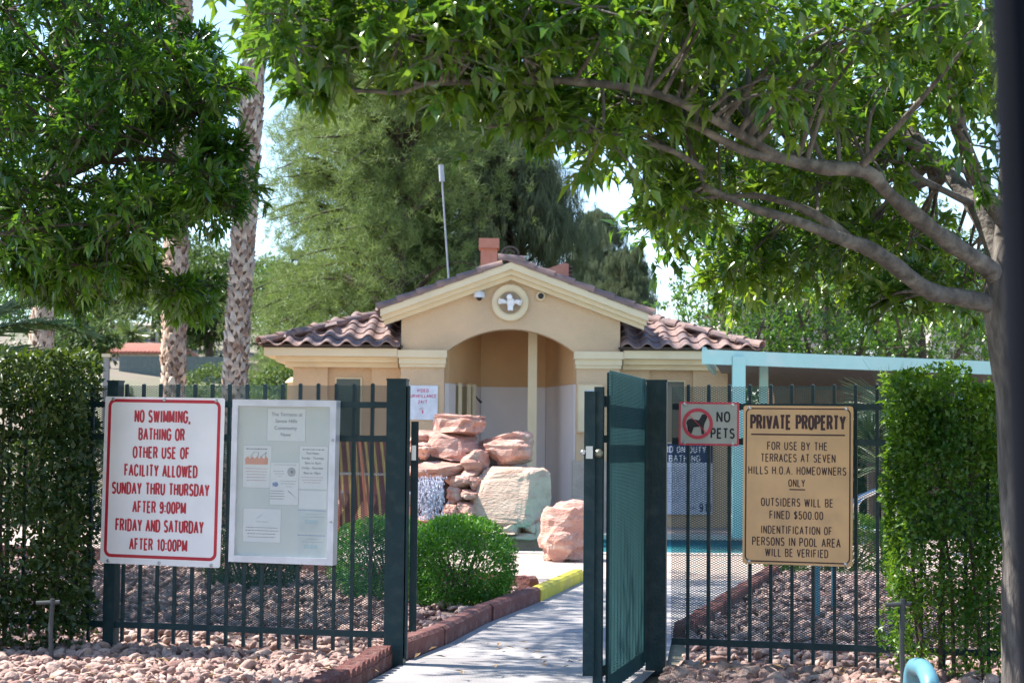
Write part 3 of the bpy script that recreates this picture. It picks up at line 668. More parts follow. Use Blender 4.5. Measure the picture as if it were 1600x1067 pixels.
def btext(o, y, st, x0, x1, yc, h, m, bold=0): B.text(st, (bx_(x0)+bx_(x1))/2, bz_(yc), (x1-x0)*k_, h*k_, m, y=y-.0006, bold=bold, parent=o, name='lettering')
o, y = paper(247, 88, 503, 290)
for st, x0, x1, yc in (('The Terraces at',275,480,124),('Seven Hills',303,447,165),('Community',297,447,208),('News',340,405,248)): btext(o, y, st, x0, x1, yc, 22, M_ink, .012)
o, y = paper(90, 318, 283, 580); bars(o, y, [(112,255,340)], M_ink, 7)
mb = MB().box(bx_(105), bx_(258), y-.0006, y, bz_(436), bz_(400)); mb2 = MB()
for i in range(5): xx = 105+i*31; mb.add([(bx_(xx), y-.0007, bz_(401)), (bx_(xx+31), y-.0007, bz_(401)), (bx_(xx+18), y-.0007, bz_(386))], [(0,1,2)])
B.p('print', mb, M_orange, o)
for a_, b2 in (((140,392),(165,358)),((165,358),(195,362)),((195,362),(188,392)),((205,392),(232,372)),((232,372),(246,358)),((246,358),(240,392))):
    mb2.bar((bx_(a_[0]), y-.0012, bz_(a_[1])), (bx_(b2[0]), y-.0012, bz_(b2[1])), .0012, .0035, up=(0,1,0))
B.p('print', mb2, M_ink, o)
bars(o, y, [(108,258,462),(112,256,480),(120,250,498),(118,252,516),(120,250,534)], M_inkr)
o, y = paper(465, 316, 655, 582); bars(o, y, [(488,636,338)], M_ink, 6)
for st, x0, x1, yc in (('Pool Hours',515,597,360),('Sunday - Thursday',483,630,390),('8am to 9pm',505,608,420),('Friday - Saturday',485,625,450),('8am to 10pm',498,610,481)): btext(o, y, st, x0, x1, yc, 14, M_ink, .01)
bars(o, y, [(483,628,508),(488,622,524),(500,610,540)], M_inkr, 3)
o, y = paper(275, 418, 468, 682, lay=1); bars(o, y, [(305,450,434),(298,372,474),(305,372,490),(330,355,506),(345,450,534),(350,448,550),(385,425,568)], M_inkl)
bars(o, y, [(282,368,596),(280,375,612),(280,375,628),(280,370,644)], M_ink)
B.p('print', MB().lathe((bx_(418), y-.001, bz_(478)), [(28*k_,0),(28*k_,-.0004)], 16, 'Y').lathe((bx_(418), y-.0016, bz_(478)), [(25*k_,0),(25*k_,-.0004)], 16, 'Y'), M_inkl, o)
B.p('print', MB().lathe((bx_(422), y-.0024, bz_(478)), [(10*k_,0),(10*k_,-.0003)], 6, 'Y'), M_ink, o)
B.p('print', MB().lathe((bx_(316), y-.001, bz_(556)), [(16*k_,0),(16*k_,-.0004)], 7, 'Y').box(bx_(294), bx_(308), y-.0014, y, bz_(566), bz_(546)), M_blue, o)
B.p('print', MB().bar((bx_(398), y-.001, bz_(592)), (bx_(455), y-.001, bz_(640)), .0006, .002, up=(0,1,0)).bar((bx_(398), y-.0012, bz_(595)), (bx_(432), y-.0012, bz_(620)), .0008, .005, up=(0,1,0)), M_ink, o)
o, y = paper(100, 706, 355, 915); bars(o, y, [(190,270,788)], M_inkl); bars(o, y, [(122,335,824),(118,338,842),(132,322,862),(136,320,882)], M_ink)
B.p('print', MB().bar((bx_(192), y-.001, bz_(768)), (bx_(232), y-.001, bz_(742)), .0008, .0028, up=(0,1,0)), M_blue, o)
for y0 in (704, 856):
    o, y = paper(468, y0, 650, y0+138, mat('paper_pale', (.62,.70,.66), rough=.6), border=False); bars(o, y, [(468,650,y0+6)], M_blue, 4); bars(o, y, [(520,600,y0+30),(500,640,y0+46)], M_inkl, 3)
    bars(o, y, [(515,600,y0+70),(515,600,y0+82)], M_cyan, 10)
o, y = paper(470, 590, 650, 700, M_paper, border=False)
# glass pane
gm_ = bpy.data.materials.new('case_glass'); gm_.use_nodes = True; nt = gm_.node_tree; bs = nt.nodes['Principled BSDF']; bs.inputs['Roughness'].default_value = .04
trn = nt.nodes.new('ShaderNodeBsdfTransparent'); mxs = nt.nodes.new('ShaderNodeMixShader'); mxs.inputs[0].default_value = .16
nt.links.new(trn.outputs[0], mxs.inputs[1]); nt.links.new(bs.outputs[0], mxs.inputs[2]); nt.links.new(mxs.outputs[0], nt.nodes['Material Output'].inputs[0]); bs.inputs['Base Color'].default_value = (.7,.75,.78,1)
B.p('glass_pane', MB().box(-bw/2+ft_, bw/2-ft_, -.004, -.001, -bh/2+ft_, bh/2-ft_), gm_)
# no pets
Yc = fyr(P(1108,662,9.85).x)-.045
Cn = Sign('no_pets_sign', 'small red bordered NO PETS sign with crossed out dog', 'sign', 1107.5, 662, Yc, yawR, R(.4))
k_ = 1/(3.81*Cn.sc); w_, h_ = 362*k_, 258*k_
Cn.p('panel', MB().prism([(x, .003, z) for x, z in rrect(w_, h_, .008)], (0,-.003,0)), mat('sign_grey', (.50,.50,.44), rough=.5))
Cn.p('border', ring_mb(w_, h_, .008, .0105), M_pinkred)
def cx_(X): return (X-220)*k_
def cz_(Y): return (200-Y)*k_
Cn.text('NO', cx_(307), cz_(158), 84*k_, 66*k_, M_black, bold=.03); Cn.text('PETS', cx_(304), cz_(256), 146*k_, 64*k_, M_black, bold=.03)
dog = [(84,196),(92,178),(110,170),(140,176),(160,180),(172,160),(178,146),(196,142),(212,152),(210,164),(196,170),(196,196),(190,218),(188,244),(192,262),(176,262),(174,230),(166,218),(130,222),(118,240),(116,262),(98,262),(102,236),(100,218),(90,212)]
bmx = bmesh.new(); vv = [bmx.verts.new((cx_(x), -.0016, cz_(y))) for x, y in dog]; fc = bmx.faces.new(vv); bmesh.ops.triangulate(bmx, faces=[fc]); mb = MB().add([v.co[:] for v in bmx.verts], [tuple(v.index for v in f.verts) for f in (bmx.verts.index_update() or bmx.faces)]); bmx.free()
Cn.p('dog_print', mb, M_black)
mb = ring_mb(184*k_, 184*k_, 92*k_, 20*k_, y0=-.003, y1=-.0018, cx=cx_(153), cz=cz_(200), n=10)
mb.bar((cx_(95), -.0024, cz_(140)), (cx_(212), -.0024, cz_(258)), .0012, 20*k_, up=(0,1,0)); Cn.p('prohibition_ring', mb, M_pinkred)
screws(Cn, [(-w_*.4, h_*.44), (w_*.4, h_*.44), (-w_*.4, -h_*.44), (w_*.4, -h_*.44)])
# private property
Yc = fyr(P(1247,758,9.8).x)-.05
D = Sign('private_property_sign', 'tan sign with brown border reading PRIVATE PROPERTY', 'sign', 1246, 758, Yc, yawR, R(.35))
k_ = 1/(3.81*D.sc); w_, h_ = 624*k_/math.cos(yawR), 942*k_; kx = k_/math.cos(yawR)
D.p('panel', MB().prism([(x, .004, z) for x, z in rrect(w_, h_, .014)], (0,-.004,0)), M_tan)
D.p('border', ring_mb(598*kx, 915*k_, .03, .0068), M_brown)
def dl(st, x0, x1, y0, y1, b=.0):
    yc = (y0+y1)/2; xc = 754-11*(yc-94)/940; D.text(st, ((x0+x1)/2-xc)*kx, (563-yc)*k_, (x1-x0)*kx, (y1-y0)*k_, M_brown, bold=b)
for a_ in (('PRIVATE PROPERTY',480,1025,145,236,.035),('FOR USE BY THE',577,920,306,356,.006),('TERRACES AT SEVEN',540,965,377,427,.006),('HILLS H.O.A. HOMEOWNERS',468,1025,452,501,.006),
    ('ONLY',697,792,527,573,.008),('OUTSIDERS WILL BE',540,950,640,690,.006),('FINED $500.00',588,893,715,765,.006),('INDENTIFICATION OF',538,942,804,853,.006),('PERSONS IN POOL AREA',488,990,872,924,.006),('WILL BE VERIFIED',562,920,938,987,.006)): dl(*a_)
D.p('print_rule', MB().box(-267*kx, 267*kx, -.0016, 0, 295*k_, 304*k_), M_brown); D.p('print_rule', MB().box(-46*kx, 44*kx, -.0016, 0, -29*k_, -22*k_), M_brown)
screws(D, [(x*w_*.44, z*h_*.485) for x in (-1, 1) for z in (-1, 1)])

# ------------------------------------------------------------------ building
YF = 27.7; s_ = F/YF; BX = -.02
bl = thing('pool_house', 'cream stucco pool house with arched entry and clay tile roof', 'building', (BX, 28.2, 0))
def X(px, Y=YF): return P(px, 700, Y).x
def Z(py, px=800, Y=YF): return P(px, py, Y).z
SL = .37; ZA = 3.70; HW = 1.63; AR = .985
zsp = 2.56; zcr = 2.93
def topz(x): return ZA-SL*abs(x)
def archz(x):
    c2 = AR; sag = zcr-zsp; rad = (c2*c2+sag*sag)/(2*sag); return zcr-rad+math.sqrt(max(0, rad*rad-x*x))
def strip(mb, xs_, lo, hi, y0, y1):
    n = len(xs_); v = []
    for x in xs_: v += [(BX+x, y0, lo(x)), (BX+x, y0, hi(x)), (BX+x, y1, lo(x)), (BX+x, y1, hi(x))]
    f = []
    for i in range(n-1):
        a, b = 4*i, 4*i+4; f += [(a,b,b+1,a+1), (a+2,a+3,b+3,b+2), (a,a+2,b+2,b), (a+1,b+1,b+3,a+3)]
    f += [(0,1,3,2), (4*n-4,4*n-2,4*n-1,4*n-3)]
    mb.add(v, f)
fw = MB(); xsA = list(np.linspace(-AR, AR, 33)); strip(fw, xsA, archz, topz, YF, YF+.3)
strip(fw, [-HW, -AR], lambda x: 0, topz, YF, YF+.3); strip(fw, [AR, HW], lambda x: 0, topz, YF, YF+.3)
part('gable_wall', fw, M_stucco, bl)
# sides of the porch and wings
YW = YF+.32; WW = 3.27
wm_ = MB()
for sgn in (-1, 1):
    xw0, xw1 = 1.29, 1.95; wz0, wz1 = 0.9, 2.30       # recess
    def bxs(a, b, y0, y1, z0, z1): wm_.box(BX+min(sgn*a, sgn*b), BX+max(sgn*a, sgn*b), y0, y1, z0, z1)
    r0, r1 = (2.09, 2.75)
    bxs(HW-.02, r0, YW, YW+.2, 0, 2.62); bxs(r1, WW, YW, YW+.2, 0, 2.62); bxs(r0, r1, YW, YW+.2, 2.36, 2.62); bxs(r0, r1, YW, YW+.2, 0, 1.1)
    bxs(r0, r1, YW+.09, YW+.2, 1.1, 2.36)
    bxs(WW-.2, WW, YW+.201, YF+5.2, 0, 2.62)
wm_.box(BX-WW+.201, BX+WW-.201, YF+5.0, YF+5.2, 0, 2.62)
part('wall', wm_, M_stucco, bl)
for sgn in (-1, 1):
    xc = BX+sgn*2.44
    w_ = part('window', MB().box(xc-.20, xc+.20, YW+.05, YW+.088, 1.25, 2.20), M_cream, bl)
    part('pane', MB().box(xc-.18, xc+.18, YW+.046, YW+.06, 1.27, 2.18), M_dark, w_)
    pl_ = MB(); x0, x1 = sorted((BX+sgn*(AR-.05), BX+sgn*(HW+.03))); pl_.box(x0, x1, YF-.05, YF+.35, 0, .98); part('plinth', pl_, mat('weathered_plinth', (.50,.44,.37), (.42,.35,.29), scale=5, rough=.9, bump=.5, bscale=25), bl)
    cap = MB()
    for y, z0, z1 in ((.10, 2.49, 2.60), (.06, 2.40, 2.489), (.035, 2.35, 2.399)):
        cap.box(BX+min(sgn*(AR-y*.4), sgn*(HW+y*.5)), BX+max(sgn*(AR-y*.4), sgn*(HW+y*.5)), YF-y, YF+.28, z0, z1)
    part('cornice', cap, M_cream, bl)
    ea = MB()
    for y, x, z0, z1 in ((.42, 3.66, 2.50, 2.62), (.26, 3.50, 2.42, 2.499), (.12, 3.38, 2.35, 2.419)):
        a_, b2 = sorted((BX+sgn*(HW+.055), BX+sgn*x)); ea.box(a_, b2, YW-y, YW-.002, z0, z1)
        a_, b2 = sorted((BX+sgn*(WW+.002), BX+sgn*x)); ea.box(a_, b2, YW-.002, YF+5.4, z0, z1)
    part('eave_moulding', ea, M_cream, bl)
# gable rake trim
def rake(mb, sgn, hw, z_in, z_out, y0, y1):
    v = []
    for x in (0, hw): 
        for y in (y0, y1):
            v += [(BX+sgn*x, y, ZA+z_in-SL*x), (BX+sgn*x, y, ZA+z_out-SL*x)]
    mb.add(v, [(0,1,5,4),(2,6,7,3),(0,4,6,2),(1,3,7,5),(0,2,3,1),(4,5,7,6)])
tr = MB()
for sgn, hw in ((-1, 1.93), (1, 2.03)):
    rake(tr, sgn, hw, .10, .205, YF-.27, YF+.1); rake(tr, sgn, hw-.02, .03, .10, YF-.20, YF-.001); rake(tr, sgn, hw-.05, -.04, .03, YF-.11, YF-.001)
part('rake_trim', tr, M_cream, bl)
# interior of the porch
inn = MB(); lw = MB()
pts = [(-AR-.05, YF+.3), (-.92, YF+.34), (-.47, 29.6), (.56, 29.6), (.95, YF+.34), (AR+.05, YF+.3)]
for (x0, y0), (x1, y1) in zip(pts, pts[1:]):
    d = Vector((x1-x0, y1-y0, 0)); n = Vector((-d.y, d.x, 0)).normalized()*.06
    for mb_, z0, z1, o_ in ((inn, 2.13, 3.02, 0), (lw, 0, 2.128, -.006)):
        q = [(BX+x0-n.x*o_/.06, y0-n.y*o_/.06, z0), (BX+x1-n.x*o_/.06, y1-n.y*o_/.06, z0), (BX+x1+n.x, y1+n.y, z0), (BX+x0+n.x, y0+n.y, z0)]
        mb_.prism(q, (0, 0, z1-z0))
inn.box(BX-1.3, BX+1.3, YF+.31, 29.8, 3.022, 3.08)
part('porch_wall', inn, M_inner, bl); part('wainscot', lw, M_wains, bl)
cp = P(831, 700, 28.5); part('column', MB().box(cp.x-.068, cp.x+.068, 28.43, 28.57, 0, 3.02), M_cream, bl)
dx0, dx1 = P(708, 700, 28.4), P(733, 700, 28.9)
dn = (Vector((dx1.x-dx0.x, .5, 0))).normalized()
dr = part('door', MB().prism([(dx0.x+.02, 28.38, .02), (dx1.x+.02, 28.93, .02), (dx1.x+.07, 28.9, .02), (dx0.x+.07, 28.35, .02)], (0,0,2.08)), mat('door_olive', (.22,.17,.09), rough=.6), bl)
for q0, q1 in ((0, .12), (.55, .68), (.88, 1)):
    a_ = Vector((dx0.x, 28.36, 0)).lerp(Vector((dx1.x, 28.9, 0)), q0); b2 = Vector((dx0.x, 28.36, 0)).lerp(Vector((dx1.x, 28.9, 0)), q1)
    part('door_frame', MB().prism([(a_.x+.06,a_.y,.02),(b2.x+.06,b2.y,.02),(b2.x+.1,b2.y-.02,.02),(a_.x+.1,a_.y-.02,.02)], (0,0,2.12)), M_cream, dr)
sh_ = P(746, 624, 29.3); solo('hand_shower', MB().tube([(sh_.x-.03,29.22,sh_.z+.05),(sh_.x+.01,29.18,sh_.z),(sh_.x+.06,29.15,sh_.z-.05)], [.012,.012,.022], 8).lathe((sh_.x-.07,29.2,sh_.z-.02), [(.02,.02),(.02,-.03)], 8, 'Y'), M_black, 'small dark shower head on the grey wall inside the arch', 'shower')
# medallion with twin security light
mc = P(797, 473, YF-.03)
md = part('medallion', MB().lathe((mc.x, YF-.06, mc.z), [(.275,.055),(.275,.01),(.26,0),(.20,0),(.17,.02),(.165,.05)], 40, 'Y'), M_cream, bl)
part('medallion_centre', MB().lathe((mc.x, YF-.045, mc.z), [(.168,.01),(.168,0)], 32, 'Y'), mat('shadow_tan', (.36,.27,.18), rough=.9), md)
fl = thing('security_light', 'white twin lamp security light in the round gable medallion', 'lamp', (mc.x, YF-.1, mc.z))
part('lamp_base', MB().lathe((mc.x+.01, YF-.085, mc.z), [(.065,.04),(.07,0),(.05,-.02)], 8, 'Y').box(mc.x-.035, mc.x+.045, YF-.12, YF-.05, mc.z-.12, mc.z-.05), M_white, fl)
part('sensor', MB().lathe((mc.x-.01, YF-.13, mc.z+.075), [(.04,.07),(.045,.0),(.03,-.02)], 14, 'Y'), M_white, fl)
for sgn in (-1, 1): part('lamp_head', MB().tube([(mc.x+sgn*.06, YF-.10, mc.z), (mc.x+sgn*.10, YF-.12, mc.z+.01), (mc.x+sgn*.155, YF-.15, mc.z-.01*sgn)], [.022,.035,.045], 10), M_white, fl)
q = P(749, 463, YF-.08); dc = thing('dome_camera', 'white dome camera left of the round medallion', 'camera', tuple(q))
part('housing', MB().lathe((q.x, YF-.09, q.z-.02), [(.082,0),(.085,.03),(.075,.07),(.045,.095),(.0,.10)], 18), M_frame, dc)
part('lens_dome', MB().lathe((q.x, YF-.09, q.z-.065), [(.01,0),(.035,.012),(.05,.045)], 14), M_black, dc)
q = P(845, 463, YF); dv = thing('round_wall_vent', 'small round vent with dark centre right of the medallion', 'vent', tuple(q))
part('ring', MB().lathe((q.x, YF-.05, q.z), [(.068,.05),(.068,0),(.05,-.012)], 20, 'Y'), M_cream, dv); part('lens', MB().lathe((q.x, YF-.068, q.z), [(.045,.01),(.04,-.01),(.02,-.02)], 18, 'Y'), M_black, dv)
# roof
rf = part('roof', (lambda m_: (
    [m_.add([(BX+s1*3.70, YW-.46, 2.625), (BX+s1*3.70, YF+5.5, 2.625), (BX+s1*.9, YF+2.7, 3.56)], [(0,1,2)]) for s1 in (-1, 1)],
    [m_.add([(BX+s1*3.7, YW-.46, 2.625), (BX+s1*1.60, YW-.46, 2.625), (BX+s1*1.60, YF+1.25, 2.625+.329*1.39), (BX+s1*2.33, YF+1.25, 2.625+.329*1.39)], [(0,1,2,3)]) for s1 in (-1, 1)],
    m_.add([(BX-2.33, YF+1.25, 3.082), (BX+2.33, YF+1.25, 3.082), (BX+.9, YF+2.7, 3.56), (BX-.9, YF+2.7, 3.56)], [(0,1,2,3)]),
    m_.add([(BX-3.7, YF+5.5, 2.625), (BX+3.7, YF+5.5, 2.625), (BX+.9, YF+2.7, 3.56), (BX-.9, YF+2.7, 3.56)], [(3,2,1,0)]),
    [m_.add([(BX, YF-.2, ZA+.2), (BX+s1*1.98, YF-.2, ZA+.2-SL*1.98), (BX+s1*1.98, YF+2.9, ZA+.2-SL*1.98), (BX, YF+2.9, ZA+.2)], [(0,1,2,3)]) for s1 in (-1, 1)])
    and m_)(MB()), M_soffit, bl)
def tile_mb(w=.295, l=.42):
    mb = MB(); N = 10; v = []
    for y, s1 in ((0, 1.0), (l, .92)):
        for lay in (0, -.016):
            for i in range(N+1):
                u = i/N
                z = .062*math.sin(math.pi*u/.62) if u < .62 else -.014*math.sin(math.pi*(u-.62)/.38)
                v.append(((u-.5)*w*(1 if y == 0 else .98), y, z*s1+lay+(.022 if y == 0 else 0)))
    n = N+1; f = []
    for i in range(N):
        f += [(i, i+1, 2*n+i+1, 2*n+i), (n+i+1, n+i, 3*n+i, 3*n+i+1), (i+1, i, n+i, n+i+1)]
    return mb.add(v, f)
TM = tile_mb().mesh('roof_tile', M_tile, smooth=False)
def barrel(l=.40, r0=.085, r1=.070):
    mb = MB(); v = []; f = []; N = 8
    for y, rr in ((0, r0), (l, r1)):
        for t_ in (0, -.014):
            for i in range(N+1): a = math.pi*(-.08+1.16*i/N); v.append(((rr+t_)*math.cos(a), y, (rr+t_)*math.sin(a)+(.018 if y == 0 else 0)))
    n = N+1
    for i in range(N): f += [(i+1, i, 2*n+i, 2*n+i+1), (n+i, n+i+1, 3*n+i+1, 3*n+i), (i, i+1, n+i+1, n+i)]
    return mb.add(v, f)
BM = barrel().mesh('ridge_tile', M_tile)
def lay(o0, ux, uy, uz, cols, rows, test, ex=.37, w=.295):
    for j in range(rows):
        for i in range(cols):
            p = o0+ux*((i+.5)*w)+uy*(j*ex)
            if test(p): inst('roof_tile', TM, rf, frame(ux, uy, uz, p+uz*random.uniform(.012, .02)))
# front slopes of the hip roof
rise = (3.56-2.625)/(YF+2.7-(YW-.46)); uy = Vector((0, 1, rise)).normalized(); ux = Vector((1, 0, 0)); uz = ux.cross(uy)
def hip_ok(p):
    d = (p.y-(YW-.46)); hx = 3.72-d*(2.8/(YF+2.7-YW+.46)); return HW-.1 < abs(p.x-BX) < hx and (abs(p.x-BX) > 1.6)
for sgn in (-1, 1): lay(Vector((BX+(1.635 if sgn > 0 else -3.70), YW-.50, 2.63)), ux, uy, uz, 7, 8, hip_ok)
# side slopes of the hip roof
run = 2.8; rs = (3.56-2.625)/run
for sgn in (-1, 1):
    uy2 = Vector((-sgn, 0, rs)).normalized(); ux2 = Vector((0, -sgn, 0)); ux2 = uy2.cross(Vector((0,0,1))).normalized(); uz2 = ux2.cross(uy2)
    st_ = Vector((BX+sgn*3.74, YW-.46 if ux2.y > 0 else YF+5.5, 2.63))
    def okk(p):
        d = abs(abs(p.x-BX)-3.74); return (YW-.46)+d*1.05 < p.y < (YF+5.5)-d
    lay(st_, ux2, uy2, uz2, 19, 5, okk)
# gable slopes: tiles run down the slope, seen from the side
for sgn in (-1, 1):
    uy2 = Vector((-sgn, 0, SL)).normalized(); ux2 = uy2.cross(Vector((0,0,1))).normalized(); uz2 = ux2.cross(uy2)
    st_ = Vector((BX+sgn*2.02, YF-.05 if ux2.y > 0 else YF+2.3, ZA+.2-SL*2.02+.01)); 
    lay(st_, ux2, uy2, uz2, 7, 5, lambda p: p.y > YF)
# rake barrels
for sgn, n in ((-1, 7), (1, 8)):
    d = Vector((-sgn, 0, SL)).normalized(); x2 = d.cross(Vector((0,0,1))).normalized(); z2 = x2.cross(d)
    for i in range(n-1 if sgn < 0 else n-1):
        p = Vector((BX+sgn*(1.97 if sgn < 0 else 2.10), YF-.21, 0))+d*(i*.315); p.z = ZA+.215-SL*abs(p.x-BX)
        inst('ridge_tile', BM, rf, frame(x2, d, z2, p))
inst('ridge_tile', BM, rf, frame((0,1,0), (1,0,0), (0,0,1), Vector((BX-.2, YF-.20, ZA+.235))) @ Matrix.Scale(-1, 4, (1,0,0)))
for i in range(9): inst('ridge_tile', BM, rf, frame((1,0,0), (0,1,0), (0,0,1), Vector((BX, YF-.05+i*.33, ZA+.235))))
# hip ridges
for sgn in (-1, 1):
    a_ = Vector((BX+sgn*3.72, YW-.50, 2.66)); b2 = Vector((BX+sgn*.9, YF+2.7, 3.59)); d = (b2-a_).normalized(); x2 = d.cross(Vector((0,0,1))).normalized(); z2 = x2.cross(d)
    for i in range(12): inst('ridge_tile', BM, rf, frame(x2, d, z2, a_+d*(i*.335)+z2*.02))
    a_ = Vector((BX+sgn*3.72, YF+5.54, 2.66)); d = (b2-a_).normalized(); x2 = d.cross(Vector((0,0,1))).normalized(); z2 = x2.cross(d)
    for i in range(12): inst('ridge_tile', BM, rf, frame(x2, d, z2, a_+d*(i*.335)+z2*.02))
for i in range(6): inst('ridge_tile', BM, rf, frame((0,1,0), (1,0,0), (0,0,1), Vector((BX-.9+i*.33, YF+2.7, 3.60))) @ Matrix.Scale(-1, 4, (1,0,0)))
# dark closing strip under the eave tiles
for sgn in (-1, 1):
    a_, b2 = sorted((BX+sgn*1.66, BX+sgn*3.68)); part('eave_closure', MB().box(a_, b2, YW-.44, YW-.40, 2.622, 2.675), M_soffit, rf)
# chimney, vents
q = P(764, 400, 29.4); ch = part('chimney', MB().box(q.x-.13, q.x+.13, 29.3, 29.6, 3.4, P(764,389,29.4).z), M_terra, rf)
part('chimney_cap', MB().box(q.x-.16, q.x+.16, 29.24, 29.66, P(764,389,29.4).z, P(764,374,29.4).z), M_terra, ch)
q = P(868, 422, 28.6); part('roof_vent', MB().prism([(q.x-.22, 28.5, q.z-.02), (q.x+.2, 28.5, q.z-.12), (q.x+.2, 28.5, q.z+.09), (q.x+.12, 28.5, q.z+.1)], (0, .35, 0)), M_terra, rf)
for i in range(3): part('vent_louvre', MB().box(q.x+.2, q.x+.26, 28.5, 28.85, q.z-.09+i*.06, q.z-.06+i*.06), M_soffit, rf)
q = P(797, 392, 28.3); mb = MB(); mb.tube([(q.x+.13*math.cos(a), 28.3, q.z-.05+.11*math.sin(a)) for a in np.linspace(0, math.pi, 10)], .018, 8); mb.tube([(q.x+.07*math.cos(a), 28.3, q.z-.05+.06*math.sin(a)) for a in np.linspace(0, math.pi, 8)], .012, 8)
part('ridge_end_tile', mb, M_soffit, rf)
# notices and boxes on the facade
Vs = Sign('video_sign', 'white VIDEO SURVEILLANCE sign with red letters on the pool house wall', 'sign', 661.5, 628, YF-.012, 0, 0)
k_ = 1/(11.23*Vs.sc)
Vs.p('panel', MB().box(-252*k_, 252*k_, -.01, .01, -310*k_, 290*k_), mat('video_white', (.72,.76,.84), rough=.4))
for st, x0, x1, yc, h in (('VIDEO',208,412,282,60),('SURVEILLANCE',50,552,378,58),('24/7',232,385,478,62)): Vs.text(st, ((x0+x1)/2-354+30)*k_, (482-yc)*k_*1.0, (x1-x0)*k_, h*k_, M_magenta, y=-.012, bold=.03)
Vs.p('camera_print', MB().bar((-80*k_, -.012, -128*k_), (10*k_, -.012, -105*k_), .002, 44*k_, up=(0,1,0)).box(-20*k_, 0, -.013, -.01, -200*k_, -140*k_), M_magenta)
eb = Sign('wall_cabinet', 'beige utility cabinet with small notice right of the arch', 'cabinet', 922, 637, YF-.04, 0, 0)
eb.p('door_panel', MB().box(-.20, .20, -.03, .04, -.37, .36), M_cream); eb.p('frame', ring_mb(.40, .73, .005, .02, y0=-.036, y1=-.03, cz=-.005, n=1), M_stucco)
eb.p('notice', MB().box(-.08, .08, -.037, -.031, .02, .26), mat('notice_blue', (.55,.62,.72), rough=.5))
nl = Sign('lifeguard_sign', 'large white and navy NO LIFEGUARD ON DUTY sign on the pool house wall', 'sign', 1040, 748, YW-.03, 0, 0)
sc = nl.sc; hw = 73/sc; hh = 55/sc
nl.p('panel', MB().box(-hw, hw, -.006, .006, -hh, hh), mat('lg_white', (.66,.68,.76), rough=.4)); nl.p('header', MB().box(-hw, hw, -.009, -.0065, hh-29/sc, hh), M_navy)
nl.text('NO LIFEGUARD ON DUTY', -1/sc, (748-702)/sc, 128/sc, 10.5/sc, M_white, y=-.011, bold=.03); nl.text('NO SOLO BATHING', 2/sc, (748-716)/sc, 104/sc, 10.5/sc, M_white, y=-.011, bold=.03)
lmb = MB()
for i in range(14):
    x = -66.0
    while x < 64: w = random.uniform(4, 9); lmb.box(x/sc, (x+w*.8)/sc, -.0075, -.0062, (18-i*4-1.6)/sc, (18-i*4)/sc); x += w+1
nl.p('small_print', lmb, mat('print_blue_grey', (.38,.40,.52), rough=.6)); nl.text('DIAL', 42/sc-.0, -44/sc, 16/sc, 6/sc, M_navy, y=-.009); nl.text('911', 62/sc, -44/sc, 20/sc, 14/sc, M_navy, y=-.009, bold=.03)

# ------------------------------------------------------------------ patio cover
pc = thing('patio_cover', 'turquoise metal patio cover with flat roof beside the pool house', 'shelter', tuple(P(1155, 700, 24.6)*1.0 - Vector((0,0,1.16))))
fa, fb = P(1097, 546, 24.5), P(1600, 566, 27.4); fz = fa.z; fb.z = fz
fu = (Vector((fb.x, fb.y, 0))-Vector((fa.x, fa.y, 0))); flen = fu.length; fu.normalize(); fv = Vector((.16, .99, 0))
part('fascia', MB().obox(Vector((fa.x, fa.y, fz-.095))+fu*flen*.5, fu, fv, (0,0,1), flen/2, .03, .095), M_teal, pc)
part('fascia', MB().obox(Vector((fa.x, fa.y, fz-.095))+fv*1.35+fu*.03, Vector((fv.x, fv.y, -.03)), fu, (0,0,1), 1.3, .03, .093), M_teal, pc)
for i in range(14):
    x = .1+(flen-.15)*i/14; part('roof_panel', MB().obox(Vector((fa.x, fa.y, fz-.15))+fu*(x+flen/28)+fv*3.3, fu, Vector((fv.x, fv.y, -.035)), (0,0,1), flen/28-.005, 3.25, .012), mat('panel_under', (.30,.25,.22), rough=.7) if i == 0 else bpy.data.materials['panel_under'], pc)
for px_, y_, w_ in ((1154, 24.75, .085), (1193, 26.9, .06), (1500, 26.9, .07)):
    q = P(px_, 700, y_); part('post', MB().box(q.x-w_, q.x+w_, y_-.05, y_+.05, 0, fz-.075), M_teal, pc)
bw_ = MB(); q0, q1 = P(1205, 700, 31.5), P(1560, 700, 33.5); bw_.bar((q0.x, 31.5, 1.1), (q1.x, 33.5, 1.1), .2, 2.3)
solo('garden_wall', bw_, mat('brown_wall', (.30,.16,.10), (.24,.13,.085), rough=.9, bump=.3), 'brown block wall in the shade behind the patio cover', 'wall')

